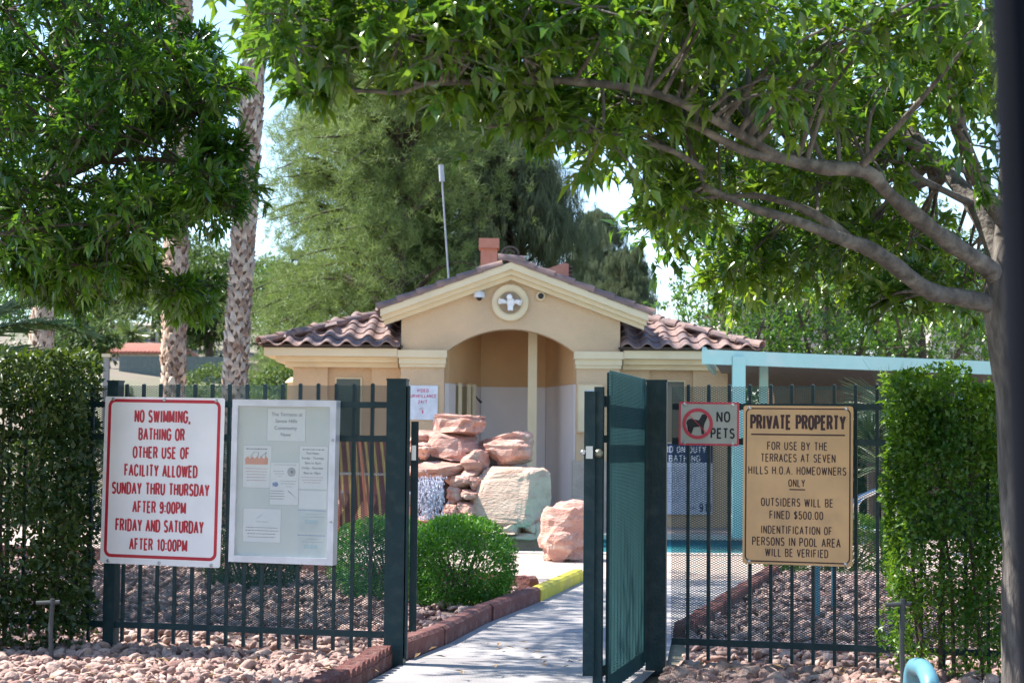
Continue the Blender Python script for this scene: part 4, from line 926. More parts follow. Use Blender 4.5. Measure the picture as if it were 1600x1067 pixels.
# ------------------------------------------------------------------ chairs by the waterfall
def beach_chair(label, px, py_base, Y, dx):
    c = P(px, py_base, Y); t = thing('folding_chair', label, 'chair', (c.x, Y, 0), 'striped folding chairs by the waterfall')
    W_ = .26
    bx0 = Vector((c.x, Y, .10)); topv = Vector((c.x-dx, Y+.45, 1.28))
    up = (topv-bx0); d = up.normalized()
    for s in (-1, 1):
        part('side_rail', MB().bar(bx0+Vector((s*W_,0,0)), topv+Vector((s*W_,0,0)), .03, .045, up=(0,1,0)), M_wood, t)
        part('leg', MB().bar(Vector((c.x+s*(W_-.035), Y+.75, 0)), Vector((c.x+s*(W_-.035), Y-.05, .62)), .025, .04, up=(0,1,0)), M_steel, t)
    for fz_, m in ((.03, M_wood), (.62, M_steel), (.98, M_wood)):
        p_ = bx0+up*fz_; part('cross_bar', MB().bar(p_-Vector((W_+.02,-.02,0)), p_+Vector((W_+.02,.02,0)), .025, .03), m, t)
    n_ = 15; nv = Vector((0, -up.z, up.y)).normalized()
    for i in range(n_):
        x = -W_+.02+(2*W_-.04)*i/n_; w = (2*W_-.04)/n_
        m = (M_green1, M_stripe, M_stripe2)[i % 3]; mb = MB(); v = []
        for k in range(9):
            q = bx0+up*(.05+.93*k/8)-Vector((0, -.09*math.sin(math.pi*k/8), 0)); v += [tuple(q+Vector((x,0,0))), tuple(q+Vector((x+w,0,0))), tuple(q+Vector((x,.008,0))), tuple(q+Vector((x+w,.008,0)))]
        f = []
        for k in range(8): a_ = 4*k; f += [(a_,a_+1,a_+5,a_+4),(a_+2,a_+6,a_+7,a_+3),(a_,a_+4,a_+6,a_+2),(a_+1,a_+3,a_+7,a_+5)]
        part('sling_stripe', mb.add(v, f), m, t)
beach_chair('left striped sling chair with red, yellow and brown bands, seen through the mesh', 563, 820, 22.6, .12)
beach_chair('right striped sling chair half hidden by the left gate post', 610, 828, 22.2, .16)

# ------------------------------------------------------------------ plants
def leaf_arrays(pos, dirs, nrm, L, Wd, fold=.25, droop=.15):
    n = len(pos); d = dirs/np.linalg.norm(dirs, axis=1)[:, None]; s = np.cross(d, nrm); s /= (np.linalg.norm(s, axis=1)[:, None]+1e-9); u = np.cross(s, d)
    L = L[:, None]; w = Wd[:, None]
    v = np.empty((n, 6, 3))
    v[:, 0] = pos; v[:, 1] = pos+d*L*.4+s*w*.5+u*w*fold; v[:, 2] = pos+d*L*.4-s*w*.5+u*w*fold; v[:, 3] = pos+d*L*.45
    v[:, 4] = pos+d*L*.78-u*L*droop*.4+s*0; v[:, 5] = pos+d*L-u*L*droop
    # taper near the tip: widen point 4 into the ridge only
    f = np.array([[0,3,1],[0,2,3],[1,3,5],[3,2,5]])
    F_ = (np.arange(n)[:, None, None]*6+f[None]).reshape(-1, 3)
    return v.reshape(-1, 3), F_
def rdirs(n, r=rng): v = r.normal(size=(n, 3)); return v/np.linalg.norm(v, axis=1)[:, None]
def add_leaves(mb, pos, dirs, nrm, L, Wd, rnd, **kw):
    v, f = leaf_arrays(pos, dirs, nrm, L, Wd, **kw); mb.bulk(v, f, np.repeat(rnd, 6))
def smooth_poly(pts, n=5, wig=0.0):
    out = []; P_ = [Vector(p) for p in pts]; P_ = [P_[0]*2-P_[1]]+P_+[P_[-1]*2-P_[-2]]
    for i in range(1, len(P_)-2):
        for k in range(n):
            t = k/n; a, b, c, d = P_[i-1:i+3]
            q = .5*((2*b)+(-a+c)*t+(2*a-5*b+4*c-d)*t*t+(-a+3*b-3*c+d)*t**3)
            if wig: q = q+Vector((noise.noise(q*2.3), noise.noise(q*2.3+Vector((9,0,0))), noise.noise(q*2.3+Vector((0,9,0)))))*wig
            out.append(q)
    out.append(P_[-2]); return out
def broad_tree(name, label, base, limbs, clumps, leafm, barkm, leafL, leafW, twigs=24, perl=13, group=None, seed=0, droop=.10, cat='tree', trunk=None, rosette=True, branchm=None):
    r = np.random.default_rng(seed); t = thing(name, label, cat, tuple(base), group)
    allp = []
    if trunk:
        pts, rad = trunk; sp = smooth_poly(pts, 6, .0); rr = np.interp(np.linspace(0, 1, len(sp)), np.linspace(0, 1, len(rad)), rad)
        tm_ = MB().tube(sp, list(rr), 28) if barkm is not M_bark else MB().tube(smooth_poly(sp, 5), list(np.interp(np.linspace(0, 1, 5*(len(sp)-1)+1), np.linspace(0, 1, len(rr)), rr)), 40)
        if barkm is M_bark:
            ax_ = np.array([list(q) for q in smooth_poly(sp, 5)]); vv_ = tm_.v[0]
            for i_ in range(len(vv_)):
                c_ = ax_[min(i_//40, len(ax_)-1)]; q_ = Vector(vv_[i_]); k_n = noise.noise(Vector((q_.x*16, q_.y*16, q_.z*3)))*.05+noise.noise(q_*5)*.06+abs(noise.noise(Vector((q_.x*30, q_.y*30, q_.z*6))))*.05
                vv_[i_] = c_+(vv_[i_]-c_)*(1+k_n)
        part('trunk', tm_, barkm, t, smooth=True); allp += [(p, q) for p, q in zip(sp, rr)]
    for pts, r0, r1 in limbs:
        sp = smooth_poly(pts, 9, .012); rr = np.linspace(r0*.88, r1, len(sp))*np.array([1+.22*noise.noise(q*5)+.14*noise.noise(q*14) for q in sp]); part('branch', MB().tube(sp, list(rr), 10), M_limb if barkm is M_bark else barkm, t, smooth=True); allp += [(p, q) for p, q in zip(sp, rr)]
    ap = np.array([p for p, q in allp]); ar = np.array([q for p, q in allp])
    tw = MB(); lf = MB(); PP = []; DD = []; RR = []
    for c, rad in clumps:
        c = np.array(c); d2 = np.linalg.norm(ap-c, axis=1); i = int(np.argmin(d2+.3*np.maximum(0, ap[:, 2]-c[2])))
        a = Vector(ap[i]); cc = Vector(c)
        if d2[i] > .05:
            mid = a.lerp(cc, .5)+Vector(r.normal(size=3)*.06*d2[i])+Vector((0,0,.05*d2[i]))
            sp = smooth_poly([a, mid, cc], 4); rr0 = min(ar[i]*.7, .006+.02*d2[i]*.6); tw.tube(sp, list(np.linspace(rr0, .004, len(sp))), 6, cap=False)
        crnd = r.random()
        for k in range(twigs):
            d = r.normal(size=3); d[2] = d[2]*.75+.12; d /= np.linalg.norm(d); l = rad*r.uniform(.5, 1.15)
            st = cc+Vector(d*rad*r.uniform(0, .3)); e = st+Vector(d*l)+Vector((0,0,-.12*l))
            if k % 2 == 0: tw.tube([st, (st+e)/2+Vector((0,0,.04*l)), e], [.004, .003, .0015], 4, cap=False)
            n = perl; s = r.uniform(.25, 1.0, n)**.7; s[:n//3] = 1.0
            pos = np.array(st)[None]+np.array(e-st)[None]*s[:, None]
            dd = rdirs(n, r)*.9+d[None]*.75; dd[:, 2] -= droop
            PP.append(pos); DD.append(dd); RR.append(np.clip(.05+.6*crnd**1.5+r.normal(size=n)*.2+(.35 if r.random() < .12 else 0), 0, 1.3))
    PP = np.concatenate(PP); DD = np.concatenate(DD); RR = np.concatenate(RR); n = len(PP)
    up = np.tile(np.array([[0, 0, 1.0]]), (n, 1))+rdirs(n, r)*.55
    add_leaves(lf, PP, DD, up, leafL*r.uniform(.45, 1.3, n), leafW*r.uniform(.6, 1.2, n), RR)
    part('twigs', tw, branchm or barkm, t, kind='stuff'); part('foliage', lf, leafm, t, kind='stuff'); return t

# ---- right foreground tree
TY = 7.7
fork = P(1572, 430, TY)
bpos = Vector((P(1625, 1000, 7.9).x, 7.9, 0))
trunkR = ([bpos+Vector((0,0,-.1)), P(1626, 1000, 7.85), P(1618, 760, 7.8), P(1600, 600, 7.75), P(1575, 480, TY), P(1584, 380, TY), P(1592, 200, TY+.1), P(1594, 0, TY+.2), P(1600, -300, TY+.3)], [.165, .155, .145, .12, .10, .082, .07, .055, .03])
def pl3(l): return [P(*q) for q in l]
limbs = [
 (pl3([(1560,478,7.7),(1500,466,7.6),(1445,453,7.5),(1366,394,7.3),(1310,371,7.2),(1240,345,7.1),(1175,326,7.0),(1100,290,6.9)]), .046, .012),
 (pl3([(1345,388,7.3),(1287,343,7.25),(1230,318,7.2),(1175,306,7.2),(1085,309,7.2)]), .026, .007),
 (pl3([(1566,440,7.7),(1535,416,7.6),(1456,360,7.4),(1400,315,7.2),(1355,270,7.0),(1287,261,6.9),(1220,247,6.8),(1164,236,6.7),(1085,197,6.6),(1000,160,6.5)]), .05, .010),
 (pl3([(1568,420,7.7),(1554,394,7.75),(1518,315,7.9),(1456,242,8.1),(1417,197,8.2),(1370,120,8.3),(1320,20,8.4)]), .052, .015),
 (pl3([(1578,360,7.7),(1546,315,7.6),(1507,225,7.4),(1490,163,7.3),(1470,80,7.2),(1450,-40,7.1)]), .042, .02),
 (pl3([(1540,330,7.9),(1480,300,7.8),(1430,270,7.7),(1390,215,7.6),(1330,190,7.5)]), .02, .007),
 (pl3([(1100,262,6.7),(1050,235,6.6),(1000,221,6.5),(962,206,6.5),(887,202,6.4),(831,195,6.4),(760,200,6.4)]), .014, .004),
 (pl3([(1220,247,6.8),(1100,180,6.5),(1000,140,6.3),(900,128,6.2),(835,129,6.2),(756,129,6.2),(700,129,6.1),(662,131,6.1),(625,144,6.1),(580,142,6.1),(524,139,6.0),(497,109,6.0)]), .02, .004),
 (pl3([(827,126,6.2),(855,90,6.2),(880,60,6.2),(887,25,6.2),(890,-30,6.2)]), .012, .008),
 (pl3([(655,132,6.1),(610,110,6.1),(570,85,6.1),(545,50,6.1),(540,0,6.1)]), .009, .003),
 (pl3([(890,-30,6.2),(820,-20,6.3),(740,20,6.4),(650,-10,6.5),(560,-60,6.6)]), .014, .006),
 (pl3([(1456,242,8.1),(1300,150,8.0),(1180,90,7.9),(1050,40,7.8),(930,-10,7.8)]), .026, .008),
]
cl = []; r = np.random.default_rng(11)
def cadd(x0, y0, x1, y1, n, Y0, Y1, r0=.13, r1=.24):
    for _ in range(n):
        y = r.uniform(Y0, Y1); cl.append((P(r.uniform(x0, x1), r.uniform(y0, y1), y), r.uniform(r0, r1)))
cadd(450, -60, 760, 40, 26, 5.8, 7.6); cadd(440, 20, 560, 110, 7, 5.9, 6.8, .1, .16); cadd(560, 20, 780, 85, 15, 5.8, 7); cadd(480, 110, 760, 150, 5, 6, 6.6, .07, .11)
cadd(760, -60, 1150, 60, 30, 5.8, 8); cadd(760, 50, 1050, 150, 22, 5.9, 7.6); cadd(770, 160, 900, 200, 4, 6.1, 6.8, .08, .12)
cadd(930, 120, 1150, 225, 14, 6.2, 7.8, .11, .19); cadd(1000, 270, 1100, 340, 6, 6.8, 7.8, .09, .15)
cadd(1050, -60, 1600, 150, 44, 6, 9); cadd(1100, 130, 1560, 260, 27, 6.8, 9.2); cadd(1050, 250, 1400, 330, 16, 7.4, 9.5, .13, .2)
cadd(1020, 340, 1180, 400, 6, 8.2, 9.6, .12, .18); cadd(1120, 400, 1230, 450, 6, 8.6, 9.6, .12, .19); cadd(1200, 340, 1500, 420, 18, 8.2, 9.8, .14, .22)
cadd(1370, 430, 1450, 480, 3, 7.4, 8, .08, .13); cadd(1440, 380, 1600, 470, 9, 8, 9.5, .14, .2)
cadd(560, -420, 1750, -100, 8, 5.6, 10, .22, .36)
broad_tree('shade_tree', 'grey barked broadleaf tree spreading glossy leaves over the gate from the right', bpos, limbs, cl, M_leafA, M_bark, .078, .033, twigs=14, perl=11, seed=3, trunk=trunkR)

# ---- left ash tree
Lb = Vector((-3.1, 8.9, 0))
cl = []; r = np.random.default_rng(12)
cadd(-60, -60, 200, 120, 25, 7.6, 9.4, .13, .22); cadd(-60, 110, 225, 260, 24, 7.6, 9.4, .13, .22); cadd(-60, 250, 235, 370, 27, 7.6, 9.4, .13, .22); cadd(230, 60, 335, 350, 17, 7.8, 9.2, .08, .13); cadd(215, -20, 340, 60, 4, 7.8, 9.2, .06, .10)
cadd(-20, 370, 290, 420, 18, 7.9, 9.2, .10, .16); cadd(310, 60, 350, 200, 5, 8, 9, .07, .11); cadd(320, 210, 385, 340, 6, 8, 9, .06, .11); cadd(270, 440, 325, 485, 5, 8.2, 9, .05, .09); cadd(60, 420, 240, 455, 8, 8, 9, .08, .12)
cadd(-300, -300, 250, -90, 7, 7.6, 9.6, .2, .3); cadd(-260, -60, -80, 300, 5, 7.6, 9.4, .2, .3)
tl = ([Lb, Lb+Vector((.03,0,1.2)), Lb+Vector((.1,0,2.2)), Lb+Vector((.15,.1,4)), Lb+Vector((.2,.1,6))], [.15,.12,.10,.07,.03])
lb = [([Lb+Vector((.08,0,2.0)), P(40,300,8.8), P(150,250,8.6), P(280,190,8.4), P(370,150,8.4)], .04, .006), ([Lb+Vector((.05,0,1.6)), P(20,400,8.7), P(120,400,8.6), P(220,420,8.5), P(310,450,8.5)], .03, .005),
      ([Lb+Vector((.1,0,2.6)), P(80,120,8.8), P(200,40,8.8), P(300,-60,8.8)], .04, .008), ([P(160,250,8.6), P(240,250,8.5), P(310,262,8.4), P(385,250,8.4)], .016, .004)]
broad_tree('ash_tree', 'dense dark green leafy tree hanging over the left fence', Lb, lb, cl, M_leafL, M_barkd, .078, .025, twigs=19, perl=12, seed=4, trunk=tl)
cl = []; r = np.random.default_rng(14)  # unseen tree, clumps added out of view to shade the path and left bed
for _ in range(104):
    y_ = r.uniform(12.4, 18.5) if _ > 30 else r.uniform(10.5, 13.0)
    if _ <= 30: cl.append((Vector((r.uniform(-3.2, -1.3), y_, EYE+.24*y_+.6+r.uniform(0, 1.0))), r.uniform(.32, .5))); continue
    cl.append((Vector((r.uniform(-6.0, -1.2), y_, EYE+.24*y_+.75+r.uniform(0, 1.5))), r.uniform(.45, .68)))
Sb = Vector((-5.4, 14.5, 0)); st5 = Sb+Vector((.2, .3, 4.2))
for _ in range(50):
    y_ = r.uniform(11.4, 18.2); cl.append((Vector((r.uniform(-7.2, -.29*y_-.5), y_, r.uniform(2.9, 5.4))), r.uniform(.4, .6)))
broad_tree('shade_tree', 'unseen leafy tree added beyond the left hedge to shade the path, its crown above the view', Sb, [([Sb+Vector((.1,0,2.5)), Vector((-4.4,13.5,4.6)), Vector((-3,13,5.0))], .07, .02), ([Sb+Vector((.1,0,2.8)), Vector((-4.2,15.5,5.0)), Vector((-2.4,16.5,5.8))], .07, .02), ([Sb+Vector((.1,0,3)), Vector((-4.6,17,5.4)), Vector((-3.2,18,6.3))], .06, .02)], cl, M_leafL, M_barkd, .10, .035, twigs=22, perl=11, seed=5, trunk=([Sb, Sb+Vector((.1,.1,2)), st5, Sb+Vector((.5,.3,6))], [.17,.14,.09,.03]))

# ---- hedges and bushes
def leafbox(name, label, cat, c, half, n, L, Wd, m, seed, ell=False, bottom_thin=0, stems=True, shell=.55, jag=.06, base=None):
    r = np.random.default_rng(seed); t = thing(name, label, cat, base or (c[0], c[1], 0)); c = np.array(c); half = np.array(half)
    if ell:
        d = rdirs(n*2, r); rad = r.uniform(shell, 1, n*2)**.5
        lump = np.array([1+.10*noise.noise(Vector(q)*2.6+Vector((seed,0,0)))+.05*noise.noise(Vector(q)*6) for q in d])
        q = d*rad[:, None]*lump[:, None]; q[:, 2] = np.sign(q[:, 2])*np.abs(q[:, 2])**.85; nr = d
    else:
        q = r.uniform(-1, 1, (n*2, 3)); ax = r.integers(0, 3, n*2); sg = np.where(r.random(n*2) < .5, -1, 1); dep = r.random(n*2)**1.5*.55; use = r.random(n*2) < .85
        for i in range(3): q[:, i] = np.where((ax == i) & use, sg*(1-dep), q[:, i])
        nr = np.zeros_like(q); nr[np.arange(len(q)), ax] = sg
        jg = np.array([noise.noise(Vector(p*half)*6+Vector((seed,0,0))) for p in q]); q *= (1+jag*jg/ np.mean(half) * .8)[:, None]
    q = q*half+c
    keep = q[:, 2] > .02
    if bottom_thin: keep &= r.random(len(q)) < np.clip((q[:, 2]-.0)/bottom_thin, .22, 1)
    gp_ = np.array([noise.noise(Vector(p)*5+Vector((0,seed,0))) for p in q]); keep &= (r.random(len(q)) < np.clip(.95+gp_*1.3, .25, 1))
    q = q[keep][:n]; nr = nr[keep][:n]; k = len(q)
    dirs = nr*.7+rdirs(k, r)*.8; dirs[:, 2] += .25; up = nr*.5+rdirs(k, r)*.7+np.array([[0,0,.5]])
    mb = MB(); cr = np.array([noise.noise(Vector(p)*4) for p in q])
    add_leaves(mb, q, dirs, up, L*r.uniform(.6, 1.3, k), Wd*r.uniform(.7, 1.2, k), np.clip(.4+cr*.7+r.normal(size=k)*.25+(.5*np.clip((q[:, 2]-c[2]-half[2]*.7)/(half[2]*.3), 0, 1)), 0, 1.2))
    part('foliage', mb, m, t, kind='stuff')
    if stems:
        sm = MB()
        for _ in range(int(14 if ell else 5)):
            x = c[0]+r.uniform(-.8, .8)*half[0]*(0.3 if ell else 1); y = c[1]+r.uniform(-.5, .5)*half[1]; z1 = c[2]+half[2]*r.uniform(.2, .75)
            x2 = x+(r.uniform(-.6, .6)*half[0] if ell else r.uniform(-.12, .12))
            sm.tube([(x, y, -.02), ((x+x2)/2+r.uniform(-.03,.03), y, z1*.5), (x2, y+r.uniform(-.05,.05), z1)], [.012, .009, .004], 6)
        part('stems', sm, M_barkd, t)
    return t
hr0, hr1 = P(1392, 700, 9.35), P(1556, 700, 9.25)
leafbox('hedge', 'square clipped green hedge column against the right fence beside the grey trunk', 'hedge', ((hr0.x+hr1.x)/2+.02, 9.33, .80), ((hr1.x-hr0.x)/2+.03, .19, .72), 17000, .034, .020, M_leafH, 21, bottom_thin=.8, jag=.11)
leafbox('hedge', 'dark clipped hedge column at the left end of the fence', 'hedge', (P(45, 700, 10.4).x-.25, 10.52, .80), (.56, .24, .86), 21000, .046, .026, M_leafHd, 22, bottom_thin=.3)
bc = P(722, 900, 13.7)
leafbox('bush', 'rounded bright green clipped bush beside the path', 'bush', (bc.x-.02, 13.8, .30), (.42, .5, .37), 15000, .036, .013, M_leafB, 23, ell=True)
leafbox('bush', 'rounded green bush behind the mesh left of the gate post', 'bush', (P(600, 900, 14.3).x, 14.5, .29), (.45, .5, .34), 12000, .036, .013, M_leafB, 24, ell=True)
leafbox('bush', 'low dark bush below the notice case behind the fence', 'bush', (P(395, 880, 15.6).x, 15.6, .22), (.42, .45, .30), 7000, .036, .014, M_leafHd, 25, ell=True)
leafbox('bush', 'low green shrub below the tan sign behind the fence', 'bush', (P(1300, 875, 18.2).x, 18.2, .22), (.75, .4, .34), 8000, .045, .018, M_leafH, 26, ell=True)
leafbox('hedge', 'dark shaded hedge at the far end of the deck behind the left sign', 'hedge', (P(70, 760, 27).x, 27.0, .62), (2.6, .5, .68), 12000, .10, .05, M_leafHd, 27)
leafbox('shrub', 'pale green shrub left of the pool house between palm trunks', 'shrub', (P(395, 640, 31).x, 31.2, 1.05), (1.3, .7, 1.0), 10000, .08, .04, M_farleaf, 28, ell=True)
leafbox('shrub', 'low pale green shrub between the two tall palm trunks', 'shrub', (P(318, 600, 40).x, 40.5, 1.35), (1.0, .6, 1.1), 5000, .09, .045, M_farleaf, 130, ell=True)
leafbox('shrub', 'green shrub on the slope beyond the second palm trunk', 'shrub', (P(345, 600, 46).x, 46.5, 2.2), (1.3, .7, 1.0), 5000, .10, .05, M_farleaf, 131, ell=True)
leafbox('shrub', 'yellow green shrub at the left corner of the pool house', 'shrub', (P(440, 620, 33).x-.1, 34.0, 1.4), (.8, .7, 1.25), 7000, .09, .045, M_farleaf, 29, ell=True)

# ---- spiky plant on the right
def spiky(name, label, px, py, Y, n, L, m, seed, wd=.035, up_=.55):
    r = np.random.default_rng(seed); c = P(px, py, Y); t = thing(name, label, 'plant', (c.x, Y, 0)); mb = MB()
    part('stem', MB().tube([(c.x, Y, -.02), (c.x, Y, c.z)], [.06, .05], 8), M_barkd, t)
    for i in range(n):
        a = r.uniform(0, 2*math.pi); e = r.uniform(-.2, 1.3); d = Vector((math.cos(a)*math.cos(e), math.sin(a)*math.cos(e), math.sin(e))); l = L*r.uniform(.7, 1.1); s = Vector((-math.sin(a), math.cos(a), 0))*wd*.5
        pts = [c+d*l*k/4+Vector((0,0,-.16*l*(k/4)**2)) for k in range(5)]; v = []; 
        for k, p in enumerate(pts): w = (1-k/4*.95); v += [tuple(p+s*w), tuple(p-s*w), tuple(p+Vector((0,0,.006)))]
        f = []
        for k in range(4): b = 3*k; f += [(b,b+3,b+5,b+2),(b+2,b+5,b+4,b+1),(b+1,b+4,b+3,b)]
        mb.add(v, f, r.random())
    part('blades', mb, m, t, kind='stuff')
spiky('yucca', 'spiky light green yucca behind the tan sign near the hedge', 1362, 690, 21.5, 170, .62, M_frond, 31)
spiky('yucca', 'low arching cycad behind the fence left of the clipped hedge', 1385, 730, 19.5, 120, .55, M_frond, 32, wd=.03)
spiky('yucca', 'tall spiky plant under the patio cover edge', 1392, 640, 24.0, 120, .8, M_frond, 33, wd=.03)
leafbox('shrub', 'dark green shrub filling the view behind the right hedge', 'shrub', (P(1450, 700, 26).x, 26.0, .9), (1.5, .5, .95), 9000, .09, .045, M_leafHd, 34, ell=True)

# ---- palm trunks
def palm(label, pts, r0, r1, ztop, seed, nfr=22):
    r = np.random.default_rng(seed); base = Vector((pts[0].x, pts[0].y, 0)); t = thing('fan_palm', label, 'palm tree', tuple(base), 'tall fan palms behind the left fence')
    d = (pts[-1]-pts[0]); d = d/d.z; line = [base+d*z for z in np.linspace(0, ztop, 20)]; ba = pts[0]-d*pts[0].z; ba = Vector((ba.x, ba.y, 0)); line = [ba+d*z for z in np.linspace(-.1, ztop, 20)]
    part('trunk', MB().tube(line, list(np.linspace(r0, r1, 20)), 12), M_palmcore, t)
    mb = MB(); z = 0; row = 0
    while z < ztop-.1:
        rr = r0+(r1-r0)*z/ztop; n = 8
        for k in range(n):
            a = 2*math.pi*(k+.5*(row % 2))/n+r.uniform(-.12, .12); o = Vector((math.cos(a), math.sin(a), 0)); s = Vector((-o.y, o.x, 0)); c = ba+d*z+o*rr*.93
            w = rr*.46*r.uniform(.8, 1.2); h = .15*r.uniform(.8, 1.3); out = rr*.18*r.uniform(.6, 1.9)
            tp = c+Vector((0,0,h))+o*out+s*r.uniform(-.04,.04)
            v = [c-s*w, c+s*w, tp+s*w*.35, tp-s*w*.35, c+o*.01-s*w*.5+Vector((0,0,-.06)), c+o*.01+s*w*.5+Vector((0,0,-.06)), tp-o*.03]
            mb.add([tuple(q) for q in v], [(4,5,1,0),(0,1,2,3),(3,2,6),(0,3,6),(1,6,2)], np.clip(r.normal(.48-.02*z, .38), 0, 1.3))
        z += .085; row += 1
    part('leaf_bases', mb, M_boot, t, kind='stuff')
    top = ba+d*ztop; cr = MB()
    for i in range(nfr):
        a = r.uniform(0, 2*math.pi); e = r.uniform(-.9, 1.2); dd = Vector((math.cos(a)*math.cos(e), math.sin(a)*math.cos(e), math.sin(e))); c = top+dd*1.1
        cr.tube([top, c], .015, 5)
        s = dd.cross(Vector((0,0,1))).normalized(); u = s.cross(dd)
        for k in range(18):
            th = (k-8.5)/9*1.9; q = dd*math.cos(th)+s*math.sin(th); l = .9*r.uniform(.85, 1.05); e2 = c+q*l+Vector((0,0,-.25)); w = s*math.cos(th)*.02-dd*math.sin(th)*.02
            cr.add([tuple(c-w), tuple(c+w), tuple((c+e2)/2+w*1.6+Vector((0,0,.04))), tuple(e2), tuple((c+e2)/2-w*1.6+Vector((0,0,.04)))], [(0,1,2),(0,2,4),(4,2,3)], r.random())
    part('crown', cr, M_frond, t, kind='stuff')
palm('tall palm trunk nearest the pool house, shaggy pale leaf bases, leaning right', [P(367, 598, 27), P(403, 0, 27)], .17, .15, 11, 41)
palm('middle palm trunk partly hidden by the leafy tree', [P(271, 598, 28.5), P(283, 0, 28.5)], .175, .16, 11.5, 42)
palm('leftmost short palm trunk behind the left hedge', [P(64, 545, 27.5), P(74, 430, 27.5)], .17, .16, 10.5, 43)
# date palm fronds at the left edge
def frond(mb, base, tip, sag, n, leaf, r):
    pts = []
    for k in range(14): t_ = k/13; pts.append(base.lerp(tip, t_)+Vector((0,0,sag*4*t_*(1-t_))))
    mb.tube(pts, list(np.linspace(.016, .003, 14)), 6, rnd=.95)
    for k in range(n):
        t_ = .12+.88*k/n; i = min(12, int(t_*13)); p = pts[i].lerp(pts[i+1], t_*13-i); d = (pts[i+1]-pts[i]).normalized(); s = d.cross(Vector((0,0,1))).normalized()
        for sg in (-1, 1):
            l = leaf*(1-.65*abs(t_-.4))*r.uniform(.85, 1.1); q = (d*.75+s*sg*.75+Vector((0,0,r.uniform(-.35,.3)))).normalized(); e = p+q*l; w = Vector((0,0,.007)); m_ = p+q*l*.5
            mb.add([tuple(p-w), tuple(p+w), tuple(m_+w*1.3), tuple(e), tuple(m_-w*1.3+s*.004)], [(0,1,2),(0,2,4),(4,2,3)], r.random()*.8)
r = np.random.default_rng(50); db = P(-95, 560, 12.6)
dp = thing('date_palm', 'low date palm fronds arching in from the left edge above the hedge', 'palm tree', (db.x, 12.6, 0))
part('trunk', MB().tube([(db.x, 12.6, -.05), (db.x, 12.6, db.z)], [.2, .17], 12), M_palmcore, dp)
for tx, ty, ty_, sg in ((135,520,12.2,.14),(70,470,12.8,.10),(100,565,12.4,.06),(20,430,13,.1),(-20,400,12.4,.2),(-260,480,12.2,.3),(-200,560,12,.2),(-160,420,13.5,.3),(60,600,11.9,.12)):
    mb = MB(); frond(mb, db, P(tx, ty, ty_), sg, 60, .27, r); part('frond', mb, M_frond, dp)

# ---- feathery background trees
def feather(name, m_needle, seed, H, Wd, nb, style='up', dens=1.0):
    """one unit mesh pair (bark, needles) for a feathery conifer, base at the origin"""
    r = np.random.default_rng(seed); bk = MB(); nd = MB(); P0 = []; D0 = []; R0 = []
    tr = smooth_poly([Vector((0,0,-.3)), Vector((r.normal()*.15,0,H*.3)), Vector((r.normal()*.3,r.normal()*.3,H*.65)), Vector((0,0,H*.98))], 6)
    bk.tube(tr, list(np.linspace(H*.022, .03, len(tr))), 9)
    for b in range(nb):
        h = r.uniform(.08, .97)**.85; i = h*(len(tr)-1); p = tr[int(i)].lerp(tr[min(int(i)+1, len(tr)-1)], i % 1); a = r.uniform(0, 2*math.pi)
        wid = Wd*(math.sin(math.pi*min(1, h*.85+.12)))**.7*r.uniform(.55, 1.05); e = r.uniform(.05, .7); d = Vector((math.cos(a)*math.cos(e), math.sin(a)*math.cos(e), math.sin(e)))
        q = smooth_poly([p, p+d*wid*.5+Vector((0,0,.1*wid)), p+d*wid+Vector((0,0,(-.15 if style == 'up' else -.35)*wid))], 5)
        bk.tube(q, list(np.linspace(.05*wid/2+.01, .008, len(q))), 5, cap=False)
        cr = r.random(); nt_ = int(62*dens*wid/Wd)+8
        for k in range(nt_):
            s = r.uniform(.25, 1)**.7*(len(q)-1); c = q[int(s)].lerp(q[min(int(s)+1, len(q)-1)], s % 1)+Vector(r.normal(size=3)*.28*wid/2*(.4+.6*s/len(q)))
            k2 = 17; dd = rdirs(k2, r)
            if style == 'hang': dd = dd*.35; dd[:, 2] -= .95
            else: dd[:, 2] += .25; dd += np.array(d)[None]*.5
            P0.append(np.tile(np.array(c), (k2, 1))+r.normal(size=(k2, 3))*.05); D0.append(dd); R0.append(np.clip(cr*.6+.2+r.normal(size=k2)*.15, 0, 1))
    P0 = np.concatenate(P0); D0 = np.concatenate(D0); R0 = np.concatenate(R0); n = len(P0)
    L = (.20 if style == 'up' else .42)*r.uniform(.6, 1.3, n); Wn = np.full(n, .0085)
    d = D0/np.linalg.norm(D0, axis=1)[:, None]; s = np.cross(d, rdirs(n, r)); s /= np.linalg.norm(s, axis=1)[:, None]
    v = np.empty((n, 3, 3)); v[:, 0] = P0-s*Wn[:, None]; v[:, 1] = P0+s*Wn[:, None]; v[:, 2] = P0+d*L[:, None]
    nd.bulk(v.reshape(-1, 3), np.arange(n*3).reshape(-1, 3), np.repeat(R0, 3))
    return bk.mesh('trunk', M_barkd), nd.mesh('foliage', m_needle)
PA = feather('a', M_pine, 61, 13, 3.4, 170, 'up', 1.1); PB = feather('b', M_pine, 62, 12, 3.2, 150, 'up', 1.05); PH = feather('h', M_pine2, 63, 13, 2.9, 170, 'hang', 1.5)
def put_tree(kind, label, px, Y, s, rot, cat='tree', grp='feathery trees behind the pool house', name='pine_tree', sz=1.0):
    c = P(px, 700, Y); z = hill(c.x, Y) if Y > 34 else 0
    t = thing(name, label, cat, (c.x, Y, z), grp); t.rotation_euler = (0, 0, rot); t.scale = (s, s, s*sz)
    a = bpy.data.objects.new('trunk', kind[0]); link(a, t); b = bpy.data.objects.new('foliage', kind[1]); link(b, t); b['kind'] = 'stuff'
put_tree(PA, 'olive feathery pine with a sky gap on its left, right of the palm trunks', 572, 40, .80, .3)
